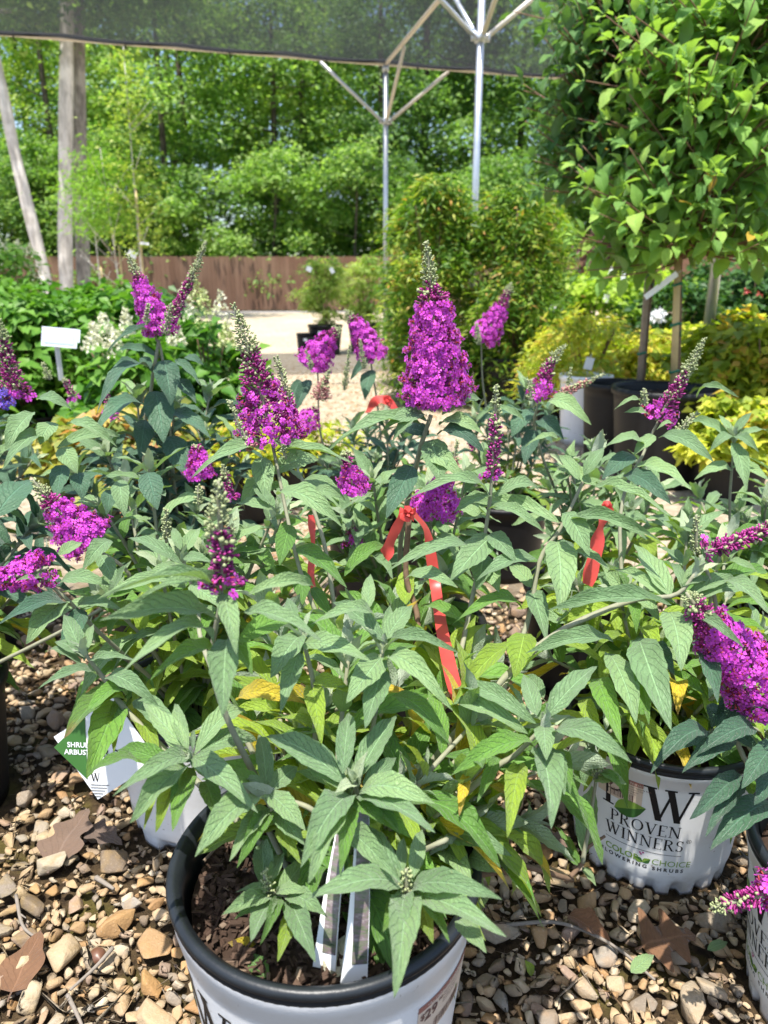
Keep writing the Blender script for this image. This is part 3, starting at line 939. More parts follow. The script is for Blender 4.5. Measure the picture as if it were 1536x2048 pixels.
def inview(x, y):
    p = Vector((x, y, 0)); d = depth_of(p)
    if d < .2: return False, 0
    u = x / d * F + 768
    v = 1024 + F * ((H * CP - y * SP) / d)
    ok = -20 < u < 1556 and v < 2068 and not (420 < u < 960 and v > 1250)
    return ok, d
rank = []
for i, (x, y, r, z) in enumerate(stones):
    ok, d = inview(x, y)
    if ok: rank.append((-r / d, i))
rank.sort()
single = {i for _, i in rank[:300]}
groups = {}
for i, (x, y, r, z) in enumerate(stones):
    m = stone_m(x, y, z, r)
    v = rng.randrange(12)
    if i in single:
        ob = bpy.data.objects.new('stone', STM[v]); col.objects.link(ob); ob.parent = ground; ob.matrix_basis = m
    else: groups.setdefault(v if r > .0095 else 100 + v % 6, []).append(np.array(m))
for v, ms in groups.items():
    link('gravel', scatter('gravel', STL[v] if v < 100 else STS[v - 100], np.array(ms), [M['stone']], nr.rand(len(ms)), smooth=v < 100), ground, 'stuff')
# looser stones out along the bare gravel lane
g2 = {}
for _ in range(6500):
    y = 2.5 + 6.5 * rng.random() ** 1.6; x = rng.uniform(-1.6, 1.3) * (.35 + .14 * y)
    g2.setdefault(rng.randrange(6), []).append(np.array(stone_m(x, y, .002, rng.uniform(.009, .022))))
for v, ms in g2.items():
    link('gravel', scatter('gravel', STS[v], np.array(ms), [M['stone']], nr.rand(len(ms)) * .55, smooth=False), ground, 'stuff')

# ================================================================ FENCE
g = G('brown_board'); o = g.obj(); r = g.rnd()
sc_ = g.n('Mapping', {'Vector': o, 'Scale': (30, 30, 1.3)}).outputs[0]
grain = g.noise(1.0, 4, sc_)
c = g.mix(r, (.140, .078, .050), (.195, .115, .076))
c = g.mix(g.math('MULTIPLY', g.step(grain, .35, .7), .35), c, (.15, .080, .05))
c = g.mix(g.math('MULTIPLY', g.step(g.noise(.55, 3, g.pos()), .48, .66), .35), c, (.25, .165, .112))
M['board'] = g.done(g.pbr(c, .85, g.bump(grain, .003), .2))
FY = 26.0; FH = 1.76
fence = empty('board_fence', (0, FY, 0), 'long brown fence of upright boards at the back of the gravel yard', 'fence')
bw, gap_ = .148, .006
mb = MB(); mb.box((0, 0, FH / 2 + .02), (bw, .02, FH - .04))
bme = mb.mesh('board', [M['board']], False)
nb = 0
for i in range(-118, 119):
    o = bpy.data.objects.new('board', bme); col.objects.link(o); o.parent = fence
    o.location = (i * (bw + gap_), rng.uniform(-.004, .004), rng.uniform(-.012, .012)); o.scale = (1, 1, 1)
mb = MB()
for z in (.35, 1.4): mb.box((0, .035, z), (237 * (bw + gap_), .045, .09))
mb.build('rail', M['board'], fence, False)
for i in range(-7, 8):
    mb = MB(); mb.box((0, .11, .9), (.1, .1, 1.8)); mb.build('post', M['board'], fence, False).location = (i * 2.44, 0, 0)

# ================================================================ WOODLAND
def smallleaf(fold=.12, n=2, w=.5):
    V = [(0, 0, 0), (.38, -.5 * w, fold), (.42, 0, 0), (.38, .5 * w, fold), (1, 0, -.12)]
    return np.array(V), np.array([(0, 1, 4, 2), (0, 2, 4, 3)]), np.array([(.5, 0), (0, .4), (.5, .4), (1, .4), (.5, 1)])
SL = smallleaf(.12, 2, .62)
NARROW = smallleaf(.05, 2, .26)
def crown_arrays(q, rx, ry, z0, z1, nclump, nper, size, flat=.42, cr=.9, hang=.25, bias=.55):
    """leaf matrices for a crown: leaf sprays set through the volume, denser outward, with holes"""
    Ms = []; rn = []
    for c in range(nclump):
        a = q.uniform(0, 6.283); t = q.rand()
        prof = math.sin(math.pi * min(1, .10 + .86 * t)) ** .6
        rr = (bias + (1 - bias) * q.rand()) * prof * (1 + .20 * math.sin(a * 3 + t * 5) + .14 * math.sin(a * 5 - t * 11))
        ctr = np.array([rx * rr * math.cos(a), ry * rr * math.sin(a), z0 + (z1 - z0) * t])
        R = cr * q.uniform(.6, 1.25)
        n = int(nper * q.uniform(.6, 1.3))
        P = q.randn(n, 3) * [R * .55, R * .55, R * flat * .55]
        P[:, 2] -= hang * (P[:, 0] ** 2 + P[:, 1] ** 2) / R
        O = ctr + P
        out = np.array([math.cos(a), math.sin(a), 0.0])
        X = q.randn(n, 3) * [1, 1, .35] + out * .8 + [0, 0, -.35]
        Nn = q.randn(n, 3) * .45 + [0, 0, 1.0] + out * .25
        S = q.uniform(.7, 1.25, (n, 1)) * size * np.ones((1, 3))
        Ms.append(frames_np(X, Nn, S, O))
        rn.append(np.clip(q.uniform(.1, .9) + q.randn(n) * .13, 0, 1))
    return np.concatenate(Ms), np.concatenate(rn)
M['wood1'] = foliage_mat('woodland_leaf', [(0, (.065, .14, .035)), (.40, (.15, .265, .065)), (.8, (.25, .38, .10)), (1, (.35, .46, .15))], .48)  # woodland greens lightened and greyed: distance haze is put into the leaf colour
M['wood2'] = foliage_mat('woodland_leaf_yellow', [(0, (.12, .22, .030)), (.5, (.24, .36, .06)), (1, (.38, .46, .11))], .45)
M['wood3'] = foliage_mat('woodland_leaf_dark', [(0, (.055, .125, .038)), (.5, (.11, .21, .06)), (1, (.20, .31, .095))], .45)
def bark(name, a, b, sc=9):
    g = G(name); o = g.obj()
    mp = g.n('Mapping', {'Vector': o, 'Scale': (sc, sc, sc * .22)}).outputs[0]
    nz = g.noise(1.0, 5, mp, .7); n2 = g.noise(2.2, 2, o)
    c = g.mix(g.step(nz, .3, .7), b, a)
    c = g.mix(g.math('MULTIPLY', g.step(n2, .5, .7), .5), c, tuple(min(1, x * 1.35) for x in a))
    return g.done(g.pbr(c, .9, g.bump(nz, .03), .15))
M['bark_pale'] = bark('pale_bark', (.66, .62, .57), (.36, .33, .29))
M['bark_mid'] = bark('grey_bark', (.36, .33, .29), (.13, .115, .10))
M['bark_dark'] = bark('dark_bark', (.13, .105, .085), (.05, .04, .032))
def limb_tree(mb, q, h, r, spread, nl=9, z0=.3):
    mb.tube(spline([(0, 0, -.1), (q.uniform(-.12, .12), q.uniform(-.1, .1), h * .35), (q.uniform(-.2, .2), 0, h * .7), (0, 0, h)], 12), r, r * .25, 8)
    for i in range(nl):
        z = h * (z0 + (.92 - z0) * (i + q.rand()) / nl); a = q.uniform(0, 6.283)
        L = spread * q.uniform(.5, .95) * (1 - .4 * z / h)
        e = (L * math.cos(a), L * math.sin(a), z + L * q.uniform(.1, .5))
        mb.tube(spline([(0, 0, z), (e[0] * .5, e[1] * .5, z + (e[2] - z) * .35), e], 6), r * .30 * (1 - .5 * z / h), r * .06, 5)
CROWN = []
for k, (rx, z0, z1, nc, npr, size, mm, cr) in enumerate([(3.4, .9, 13.5, 105, 165, .20, 'wood1', 1.05), (3.0, 1.6, 14.5, 95, 165, .19, 'wood2', 1.0), (3.3, .6, 12.5, 105, 165, .20, 'wood1', 1.1),
                                                         (2.8, 2.0, 15.0, 90, 160, .19, 'wood3', 1.0), (2.2, .3, 5.6, 60, 170, .17, 'wood1', .75), (1.9, .2, 4.2, 52, 170, .15, 'wood2', .65)]):
    q = np.random.RandomState(300 + k)
    ms, rn = crown_arrays(q, rx, rx, z0, z1, nc, npr, size, cr=cr)
    me = scatter('crown', SL, ms, [M[mm]], rn)
    tb = MB(); limb_tree(tb, q, z1 * .93, .20 if k < 4 else .07, rx, 11 if k < 4 else 7, .14)
    tm = tb.mesh('trunk', [M['bark_dark']])
    CROWN.append((me, tm))
def woodtree(k, x, y, s=1.0, rz=0.0, label=None, group=None):
    r = empty('woodland_tree', (x, y, 0), label or ('broad mid green', 'yellowish green', 'rounded mid green', 'dark green')[k] + ' woodland tree in the ' + ('front', 'second', 'last')[0 if y < 33.5 else 1 if y < 39.5 else 2] + ' rank behind the brown fence', 'tree', group or 'woodland trees behind the brown fence')
    for nm, me in (('crown', CROWN[k][0]), ('trunk', CROWN[k][1])):
        o = link(nm, me, r); o.scale = (s, s, s * rng.uniform(.93, 1.08)); o.rotation_euler = (0, 0, rz)
    return r
# front rank just over the fence, second and third ranks filling in
for i, x in enumerate(range(-20, 22, 4)):
    woodtree((0, 2, 1, 0, 2, 3, 0, 1, 2, 0, 1)[i % 11], x + rng.uniform(-.9, .9), 30.5 + rng.uniform(-.8, 1.8), rng.uniform(.85, 1.08), rng.uniform(0, 6.28))
for i, x in enumerate(range(-24, 27, 5)):
    woodtree((3, 0, 3, 2, 1)[i % 5], x + rng.uniform(-1, 1), 36 + rng.uniform(-1.5, 1.5), rng.uniform(1.05, 1.25), rng.uniform(0, 6.28))
for i, x in enumerate(range(-27, 30, 8)):
    woodtree((3, 0, 3)[i % 3], x + rng.uniform(-1, 1), 43 + rng.uniform(-1.5, 1.5), 1.35, rng.uniform(0, 6.28))
for i, x in enumerate(np.arange(-16, 17, 2.9)):
    woodtree(4 if i % 3 else 5, x + rng.uniform(-.6, .6), 27.9 + rng.uniform(-.2, .5), rng.uniform(.75, 1.05), rng.uniform(0, 6.28),
             ('bushy mid green young tree just behind the fence top', 'low yellowish young tree just behind the fence top')[0 if i % 3 else 1], 'undergrowth trees just behind the fence')
woodtree(5, 4.9, 27.6, .95, 1.0, 'bright lime green young tree standing behind the second galvanised post', 'lime trees')
# far wood
q = np.random.RandomState(77)
ms, rn = crown_arrays(q, 46, 3.5, .5, 15.5, 420, 60, .5, cr=2.6, bias=.05)
ms[:, 1, 3] += 51
link('far_wood', scatter('far_wood', SL, ms, [M['wood3']], rn), None, 'stuff')
C.objects['far_wood']['label'] = 'dense dark wood filling the gaps behind the nearer trees'

# pale trunks standing inside the fence on the left
def trunk_tree(label, pts, r0, r1, crown_at, seed, cs=1.0, bk='bark_pale'):
    b = Vector(pts[0])
    r = empty('tall_tree', (b.x, b.y, 0), label, 'tree')
    mb = MB()
    P = spline([Vector(p) - Vector((b.x, b.y, 0)) for p in pts], 22)
    q = np.random.RandomState(seed)
    mb.tube(P, r0, r1, 14, rf=lambda t: (r0 + (r1 - r0) * t) * (1 + .05 * math.sin(t * 23 + seed) + (.35 * max(0, .06 - t) / .06)))
    top = P[-1]
    for i in range(7):
        a = q.uniform(0, 6.28); s0 = P[int(22 * q.uniform(.9, .99))]; L = q.uniform(1.4, 3.0)
        mb.tube(spline([s0, s0 + Vector((math.cos(a) * L * .5, math.sin(a) * L * .5, .5)), s0 + Vector((math.cos(a) * L, math.sin(a) * L, L * .5))], 6), r1 * .55, .015, 6)
    mb.build('trunk', M[bk], r)
    ms, rn = crown_arrays(q, 3.0 * cs, 2.4 * cs, crown_at[0], crown_at[1], 46, 130, .17, cr=.9)
    ms[:, 0, 3] += top.x; ms[:, 1, 3] += top.y
    link('crown', scatter('crown', SL, ms, [M['wood1']], rn), r)
    return r
P1 = onz(95, 640); 
def gp(px, Y): p = at(px, 560, Y); return Vector((p.x, Y, 0))
trunk_tree('pale grey trunk leaning left at the far left edge of the yard', [Vector((gp(92, 19).x, 19, 0)), at(88, 545, 19), at(35, 330, 19), at(0, 160, 19.1), at(-70, -160, 19.5)], .155, .11, (6.6, 10.5), 5)
trunk_tree('thick upright pale trunk, left one of the close pair', [Vector((gp(134, 20).x, 20, 0)), at(132, 545, 20), at(131, 330, 20), at(133, 100, 20), at(134, -180, 20)], .185, .15, (7.2, 11.5), 6)
trunk_tree('darker grey trunk, right one of the close pair', [Vector((gp(166, 20.6).x, 20.6, 0)), at(167, 545, 20.6), at(160, 330, 20.6), at(158, 110, 20.6), at(152, -180, 20.6)], .19, .14, (6.6, 11), 7, 1.0, 'bark_mid')
# extra low branches with leaves by the pale trunks
for k, (px, py, Y, s, lab) in enumerate([(60, 200, 27.7, .55, 'small leafy tree seen between the leaning trunk and the pair of trunks'), (230, 250, 27.9, .62, 'small leafy tree seen just right of the pair of pale trunks')]):
    b = at(px, py, Y)
    woodtree(4, b.x, Y, s * 1.75, k * 2.0, lab, 'small trees just behind the fence')
# slim staked saplings
def sapling(label, px, Y, htop, hst, seed, mat, size, leaf=SL, w=.34, n=26, per=46, z0=1.3, lean=0.0):
    b = gp(px, Y)
    r = empty('sapling', b, label, 'tree', 'slim staked saplings')
    q = np.random.RandomState(seed)
    mb = MB(); mb.tube(spline([(0, 0, 0), (lean * .3, 0, htop * .4), (lean, 0, htop)], 10), .022, .006, 6)
    for i in range(9):
        z = htop * q.uniform(.3, .9); a = q.uniform(0, 6.28)
        mb.tube([(lean * z / htop, 0, z), (lean * z / htop + math.cos(a) * w, math.sin(a) * w, z + w * .9)], .008, .003, 4)
    mb.build('trunk', M['bark_pale'], r)
    mb = MB(); mb.tube([(.05, -.04, 0), (.05, -.04, hst)], .016, .016, 6); mb.build('stake', M['bamboo'], r)
    ms, rn = crown_arrays(q, w, w, z0, htop, n, per, size, cr=w * .75, bias=.1)
    ms[:, 0, 3] += lean * (ms[:, 2, 3] / htop)
    link('crown', scatter('crown', leaf, ms, [M[mat]], rn), r)
    return r
M['bamboo'] = simple('bamboo_cane', (.52, .40, .20), .6, .3, var=.2, scale=20)
M['greywood'] = simple('grey_wood_stake', (.32, .25, .19), .8, .2, var=.3, scale=40, bump=.001)
M['sapl'] = foliage_mat('sapling_leaf', [(0, (.14, .22, .03)), (.5, (.24, .32, .05)), (1, (.36, .42, .09))], .4)
M['cyp'] = foliage_mat('cypress_leaf', [(0, (.10, .22, .02)), (.5, (.16, .30, .03)), (1, (.24, .38, .05))], .4)
sapling('tall slim sapling with small yellow green leaves tied to a cane', 283, 12.0, 4.15, 2.3, 21, 'sapl', .075, w=.36, n=46, per=30, z0=1.5, lean=.05)
sapling('slim sapling with feathery bright green needles left of the tall one', 240, 12.4, 2.9, 1.5, 22, 'cyp', .11, NARROW, w=.52, n=40, per=55, z0=1.75, lean=-.1)
sapling('short feathery sapling beside the pair of pale trunks', 200, 13.5, 2.6, 1.2, 23, 'cyp', .11, NARROW, w=.40, n=20, per=50, z0=1.75)
M['tagwhite'] = simple('white_plastic_tag', (.80, .81, .82), .45, .4, var=.03)
def hang_tag(label, p, sx, sz, tilt=0.0, yaw=0.0, mat='tagwhite'):
    mb = MB(); mb.box((0, 0, 0), (sx, .0016, sz)); mb.tube([(0, 0, sz / 2), (.004, .01, sz / 2 + .03)], .0012, .0012, 4)
    o = mb.build('hang_tag', M[mat], None, False)
    o.location = p; o.rotation_euler = (0, tilt, yaw)
    return tag(o, label, 'tag')
hang_tag('small pale tag hanging on the feathery sapling', at(265, 508, 11.9), .13, .10, .5)
hang_tag('white strip tag tied round the tall sapling', at(289, 487, 11.8), .13, .035, .1)

# ================================================================ SHADE STRUCTURE
g = G('galvanised_pipe'); o = g.pos(); nz = g.noise(14, 4, o)
M['galv'] = g.done(g.pbr(g.mix(nz, (.46, .49, .52), (.68, .70, .72)), g.math('ADD', g.math('MULTIPLY', nz, .25), .28), None, .5, .75))
g = G('lit_toned_pipe'); nz = g.noise(14, 4, g.pos())
M['litpipe'] = g.done(g.pbr(g.mix(nz, (.62, .56, .46), (.74, .69, .60)), .5, None, .4, .25))  # same pipe with the warm light from below put into its colour
RZ = 3.45
FARP = Vector((.02, 10.05, 0)); E2 = Vector((.252, -.968, 0)); E1 = Vector((.962, .27, 0)); SPC = 3.36
sh = empty('shade_structure', FARP, 'galvanised pipe frame with slender posts and slanted braces carrying the black shade cloth', 'shade structure')
def sp(v): return Vector(v) - FARP
posts = [FARP, FARP + E2 * SPC, FARP + E2 * SPC * 1.92]
posts[1] = Vector((.775, 6.8, 0)); 
pr = at(1420, 630, 4.3); posts[2] = Vector((pr.x, 4.3, 0))
JZ = 2.83
mb = None
for i, p in enumerate(posts):
    m_ = MB(); m_.tube([sp(p), sp(p + Vector((0, 0, RZ)))], .030, .030, 14); m_.build('post', M['galv'], sh)
    m_ = MB()
    for z in (JZ, RZ - .05): m_.tube([sp(p + Vector((0, 0, z - .035))), sp(p + Vector((0, 0, z + .035)))], .040, .040, 10)
    for d in (E1, -E1, E2, -E2): m_.box(sp(p + Vector((0, 0, JZ)) + d * .055), (.05, .03, .05))
    m_.build('clamp', M['galv'], sh)
    for d, mm in ((E1, 'litpipe'), (-E1, 'galv'), (E2, 'litpipe'), (-E2, 'galv')):
        if i == 0 and d == -E2: continue
        m_ = MB(); m_.tube([sp(p + Vector((0, 0, JZ)) + d * .045), sp(p + Vector((0, 0, RZ - .03)) + d * .80)], .020, .020, 8); m_.build('brace', M[mm], sh)
# beams along the post line, edge pipe along the far side, inner purlins
for a, b in ((posts[0], posts[1]), (posts[1], posts[2]), (posts[2], posts[2] + (posts[2] - posts[1]))):
    m_ = MB(); m_.tube([sp(a + Vector((0, 0, RZ))), sp(b + Vector((0, 0, RZ)))], .024, .024, 8); m_.build('beam', M['litpipe'], sh)
EL = at(-60, 74, 9.03); ER_ = at(1500, 212, 11.4)
e0 = FARP + Vector((0, 0, RZ)) - E1 * 5.4; e1 = FARP + Vector((0, 0, RZ)) + E1 * 6.5
m_ = MB(); m_.tube([sp(e0), sp(e1)], .024, .024, 8); m_.build('edge_pipe', M['litpipe'], sh)
p1 = posts[1] + Vector((0, 0, RZ + .05))
m_ = MB(); m_.tube([sp(p1 - E1 * 5.5), sp(p1 + E1 * 6)], .024, .024, 8); m_.build('purlin', M['litpipe'], sh)
# the cloth: sagging knitted net lashed to the edge pipe
g = G('shade_net'); o = g.obj()
mp = g.n('Mapping', {'Vector': o, 'Scale': (1, 40, 1)}).outputs[0]
st = g.noise(3.0, 3, mp); bl = g.noise(.8, 2, o)
den = g.math('ADD', .52, g.math('ADD', g.math('MULTIPLY', st, .16), g.math('MULTIPLY', bl, .14)))
dif = g.pbr((.020, .026, .034), .7, None, .3)
dif = g.n('MixShader', {0: .5, 1: dif, 2: g.n('BsdfTranslucent', {'Color': (.034, .038, .044, 1)}).outputs[0]}).outputs[0]
M['net'] = g.done(g.n('MixShader', {0: den, 1: g.n('BsdfTransparent').outputs[0], 2: dif}).outputs[0])
nx, ny = 48, 16
V = []; Fc = []
for j in range(ny + 1):
    for i in range(nx + 1):
        a = -5.4 + 11.9 * i / nx; b = j / ny * 3.3
        sag = -.06 * abs(math.sin((a + .2) * math.pi / 1.19)) * (1 - min(1, b / .5)) - .10 * math.sin(math.pi * min(1, b / 3.3)) * abs(math.sin(a * .55)) 
        ed = .022 * math.sin(a * 5.2) if j == 0 else 0
        p = E1 * a + E2 * (b * .74 + .06 + ed)
        V.append((p.x, p.y, RZ + .03 + sag * .6 + (0 if j else -.03)))
for j in range(ny):
    for i in range(nx):
        k = j * (nx + 1) + i
        Fc.append((k, k + 1, k + nx + 2, k + nx + 1))
cloth = empty('shade_cloth', FARP, 'black see-through shade cloth stretched over the pipe frame at the top', 'shade cloth')
link('net', mesh_np('net', V, Fc, [M['net']]), cloth)
M['hem'] = simple('black_hem_tape', (.012, .012, .013), .7, .3)
m_ = MB(); m_.tube([Vector((0, 0, RZ + .02)) + E1 * (-5.4 + .3 * i) + E2 * (.055 + .012 * math.sin(i * 1.7)) + Vector((0, 0, -.03 * abs(math.sin((-5.4 + .3 * i) * math.pi / 1.19)))) for i in range(41)], .020, .020, 6)
m_.build('hem', M['hem'], cloth)
for i in range(11):
    m_ = MB(); c_ = Vector((0, 0, RZ)) + E1 * (-5.2 + 1.12 * i)
    m_.tube([c_ + Vector((0, .0, .05)), c_ + Vector((.0, -.035, 0)), c_ + Vector((0, -.005, -.055)), c_ + Vector((.01, .03, -.05))], .009, .009, 5); m_.build('lashing', M['hem'], cloth)

# ================================================================ NURSERY PLANTS
def shrub(name, label, px, py_base, Y, rx, rz, mat, nclump, per, size, leaf=SL, pot=(.16, .22), seed=1, cat='shrub', group='shrubs in nursery pots', z0=None, cr=None, flat=.5, ry=None, hang=.25, bias=.3, x=None):
    b = gp(px, Y) if x is None else Vector((x, Y, 0))
    r = empty(name, b, label, cat, group)
    q = np.random.RandomState(seed)
    ph = 0
    if pot: black_pot(r, pot[0], pot[1], soil=False); ph = pot[1]
    z0 = ph * .9 if z0 is None else z0
    ms, rn = crown_arrays(q, rx, ry or rx, z0, rz, nclump, per, size, flat=flat, cr=cr or rx * .34, hang=hang, bias=bias)
    link('foliage', scatter('foliage', leaf, ms, [M[mat]], rn), r, 'stuff')
    mb = MB()
    for k in range(7):
        a = q.uniform(0, 6.28); d = rx * q.uniform(.2, .75)
        mb.tube(spline([(q.uniform(-.04, .04), q.uniform(-.04, .04), ph * .7), (d * .5 * math.cos(a), d * .5 * math.sin(a), (ph + rz) * .5), (d * math.cos(a), d * math.sin(a), rz * .9)], 6), .008, .003, 5)
    mb.build('stem', M['woodstem'], r)
    return r
M['hyd'] = foliage_mat('hydrangea_leaf', [(0, (.050, .15, .018)), (.5, (.095, .225, .028)), (1, (.155, .30, .045))], .32)
M['hydd'] = foliage_mat('dark_shrub_leaf', [(0, (.025, .075, .018)), (.5, (.045, .115, .028)), (1, (.075, .16, .035))], .28)
M['gold'] = foliage_mat('golden_leaf', [(0, (.24, .32, .04)), (.4, (.42, .46, .055)), (.8, (.58, .56, .075)), (1, (.54, .32, .08))], .42)
M['goldg'] = foliage_mat('gold_green_leaf', [(0, (.19, .26, .025)), (.5, (.34, .40, .032)), (.85, (.54, .54, .04)), (1, (.52, .26, .06))], .42)
M['limeb'] = foliage_mat('lime_shrub_leaf', [(0, (.15, .27, .025)), (.5, (.28, .41, .04)), (1, (.44, .54, .08))], .42)
M['copper'] = foliage_mat('copper_yellow_leaf', [(0, (.17, .22, .045)), (.4, (.32, .32, .07)), (.75, (.46, .36, .10)), (1, (.46, .20, .10))], .34)
M['nand'] = foliage_mat('nandina_leaf', [(0, (.040, .105, .014)), (.40, (.095, .20, .022)), (.78, (.23, .34, .038)), (.95, (.36, .38, .07)), (1, (.46, .22, .07))], .40)
M['bamb'] = foliage_mat('bamboo_leaf', [(0, (.15, .25, .05)), (.5, (.28, .39, .09)), (1, (.44, .48, .15))], .42)
M['purp'] = foliage_mat('purple_leaf', [(0, (.06, .025, .035)), (.5, (.11, .05, .06)), (1, (.20, .11, .12))], .25)
M['cream'] = foliage_mat('cream_flower', [(0, (.60, .62, .38)), (.5, (.72, .70, .52)), (1, (.80, .78, .66))], .3, tmul=(1.1, 1.1, 1))
M['greencream'] = foliage_mat('greenish_flower', [(0, (.36, .46, .14)), (.5, (.50, .56, .22)), (1, (.66, .66, .40))], .3, tmul=(1.1, 1.1, .9))
M['white'] = foliage_mat('white_petal', [(0, (.78, .80, .80)), (1, (.82, .84, .84))], .2, tmul=(1, 1, 1))
M['redp'] = foliage_mat('red_petal', [(0, (.55, .05, .06)), (1, (.60, .14, .12))], .2, tmul=(1, 1, 1))
# hydrangeas on the left, a block of separate potted plants
i = 0
for (px, Y, rx, rz, lab) in [(30, 4.3, .42, .86, 'bright green leafy shrub at the left edge behind the white sign'), (140, 4.6, .42, .87, 'bright green leafy shrub just behind the white sign'), (250, 4.5, .40, .86, 'bright green leafy shrub right of the white sign'),
                             (90, 5.5, .46, .92, 'green leafy shrub in the second row below the leaning trunk'), (200, 5.7, .46, .93, 'green leafy shrub in the second row below the pair of trunks'), (315, 5.4, .44, .86, 'darker green shrub behind the tall pair of purple spikes'), (-60, 4.9, .45, .95, 'green leafy shrub cut off by the left edge of the view')]:
    i += 1
    shrub('hydrangea_shrub', lab, px, 0, Y, rx, rz, 'hyd' if i != 6 else 'hydd', 58, 48, .085, seed=50 + i, group='leafy green shrubs on the left')
def panicle(root, p, h, r, mat, seed, n=150, size=.022, lean=(0, 0)):
    q = np.random.RandomState(seed)
    t = q.rand(n) ** 1.2; a = q.rand(n) * 6.283
    rr = r * (1 - t) ** .8 * q.uniform(.75, 1.05, n)
    O = np.stack([rr * np.cos(a) + lean[0] * t, rr * np.sin(a) + lean[1] * t, h * t], 1) + np.array(p)
    X = q.randn(n, 3); Nn = np.stack([np.cos(a), np.sin(a), .5 + 0 * a], 1) + q.randn(n, 3) * .4
    link('flower_head', scatter('flower_head', SL, frames_np(X, Nn, np.full((n, 3), size), O), [M[mat]], q.rand(n)), root, 'stuff')
def oakleaf(label, px, Y, rx, rz, heads, seed, mat='cream', lm='hyd'):
    r = shrub('hydrangea_bush', label, px, 0, Y, rx, rz, lm, 30, 30, .10, seed=seed, group='cream flowered hydrangeas', bias=.2)
    for k, (hx, hy, h, w_, dy) in enumerate(heads):
        p = at(hx, hy, Y + dy) - Vector(r.location); panicle(r, p, h, w_, mat if k % 2 or mat == 'cream' else 'cream', seed * 9 + k)
    return r
oakleaf('hydrangea with fat cream flower heads behind the tall purple pair, left side', 235, 3.5, .24, .72, [(212, 690, .14, .06, 0), (232, 720, .14, .055, -.05), (190, 700, .12, .05, -.1), (255, 672, .12, .045, .1)], 71, 'cream')
oakleaf('hydrangea with greenish cream cone flowers right of the tall purple pair', 405, 4.0, .26, .76, [(372, 640, .17, .06, 0), (412, 655, .19, .06, -.1), (444, 655, .19, .06, .1), (388, 600, .15, .055, .2), (352, 690, .12, .05, -.2), (455, 690, .10, .05, -.2)], 72, 'greencream')
oakleaf('pale flowered hydrangea tree-like bush at the far left edge below the leaning trunk', 25, 7.6, .6, 1.22, [(12, 545, .28, .13, 0), (42, 535, .26, .12, .1), (75, 560, .26, .10, -.1), (-5, 510, .26, .12, 0), (65, 530, .2, .1, .2)], 73, 'cream')
# copper and yellow low shrubs in the gap below
for k, (px, Y, rx, rz, lab) in enumerate([(205, 2.75, .25, .50, 'low shrub of copper and yellow leaves below the white sign'), (120, 2.9, .2, .42, 'low copper leaved shrub left of the sign stake'), (285, 3.05, .22, .50, 'low yellow leaved shrub behind the tall purple pair')]):
    shrub('copper_shrub', lab, px, 0, Y, rx, rz, 'copper', 34, 28, .075, seed=80 + k, group='copper and yellow shrubs')
for k, (px, Y, rx, rz, lab) in enumerate([(455, 3.0, .24, .42, 'loose olive green shrub left of the dark magenta spike'), (545, 3.25, .24, .40, 'loose olive green shrub behind the dark magenta spike'), (612, 3.3, .2, .36, 'loose olive green shrub right of the dark magenta spike')]):
    shrub('olive_shrub', lab, px, 0, Y, rx, rz, 'goldg', 30, 26, .06, NARROW, seed=90 + k, group='loose olive shrubs in the middle')
# potted bamboos on the lane
for k, (px, Y, w_, lab) in enumerate([(648, 10.4, .34, 'potted feathery green plant on the gravel lane, left of the far post'), (728, 10.9, .36, 'potted feathery green plant on the gravel lane right beside the far post')]):
    r = shrub('feathery_plant', lab, px, 0, Y, w_, 1.28, 'bamb', 60, 60, .085, NARROW, pot=(.24, .40), seed=110 + k, group='feathery plants on the lane', z0=.42, bias=.15)
    mb = MB()
    mb.box((-.05, -.235, .30), (.055, .012, .05)); mb.build('pot_label', M['tagwhite'], r, False)
for k, (px, py, Y, sx, sz, t) in enumerate([(618, 538, 10.1, .07, .06, .4), (664, 541, 10.1, .05, .07, -.5)]):
    hang_tag(('small white tag at the left of the feathery potted plant', 'small white tag at the top right of the feathery potted plant')[k], at(px, py, Y), sx, sz, t)
for k, (px, Y) in enumerate([(606, 10.2), (628, 9.95)]):
    b = gp(px, Y)
    r = empty('nursery_pot', b, ('square edged empty black pot left of the feathery plant', 'small black pot between the square pot and the feathery plant')[k], 'pot', 'empty black pots on the lane')
    black_pot(r, .115, .30 if k == 0 else .26)
    mb = MB(); mb.box((.02, -.113, .22), (.05, .008, .035)); mb.build('pot_label', M['tagwhite'], r, False)
# nandinas, weeping cloud of small leaves
def nandina(label, px, Y, rx, rz, seed, pot, dy=0):
    return shrub('nandina_shrub', label, px, 0, Y, rx, rz, 'nand', 120, 135, .070, NARROW, pot=pot, seed=seed, group='big yellow green nandinas', z0=.20, cr=.19, flat=.26, hang=.75, bias=.45)
nandina('tall yellow green nandina with drooping sprays, left one behind the big spike', 872, 6.1, .40, 1.70, 121, (.30, .40))
nandina('tall yellow green nandina behind the second post, with reddish tips', 1030, 6.0, .45, 1.62, 122, (.32, .40))
nandina('smaller yellow green nandina at the back left of the pair', 850, 7.2, .34, 1.85, 123, (.28, .36))
nandina('bronze tipped nandina between the second post and the tree standards', 1062, 7.3, .36, 1.72, 124, (.28, .36))
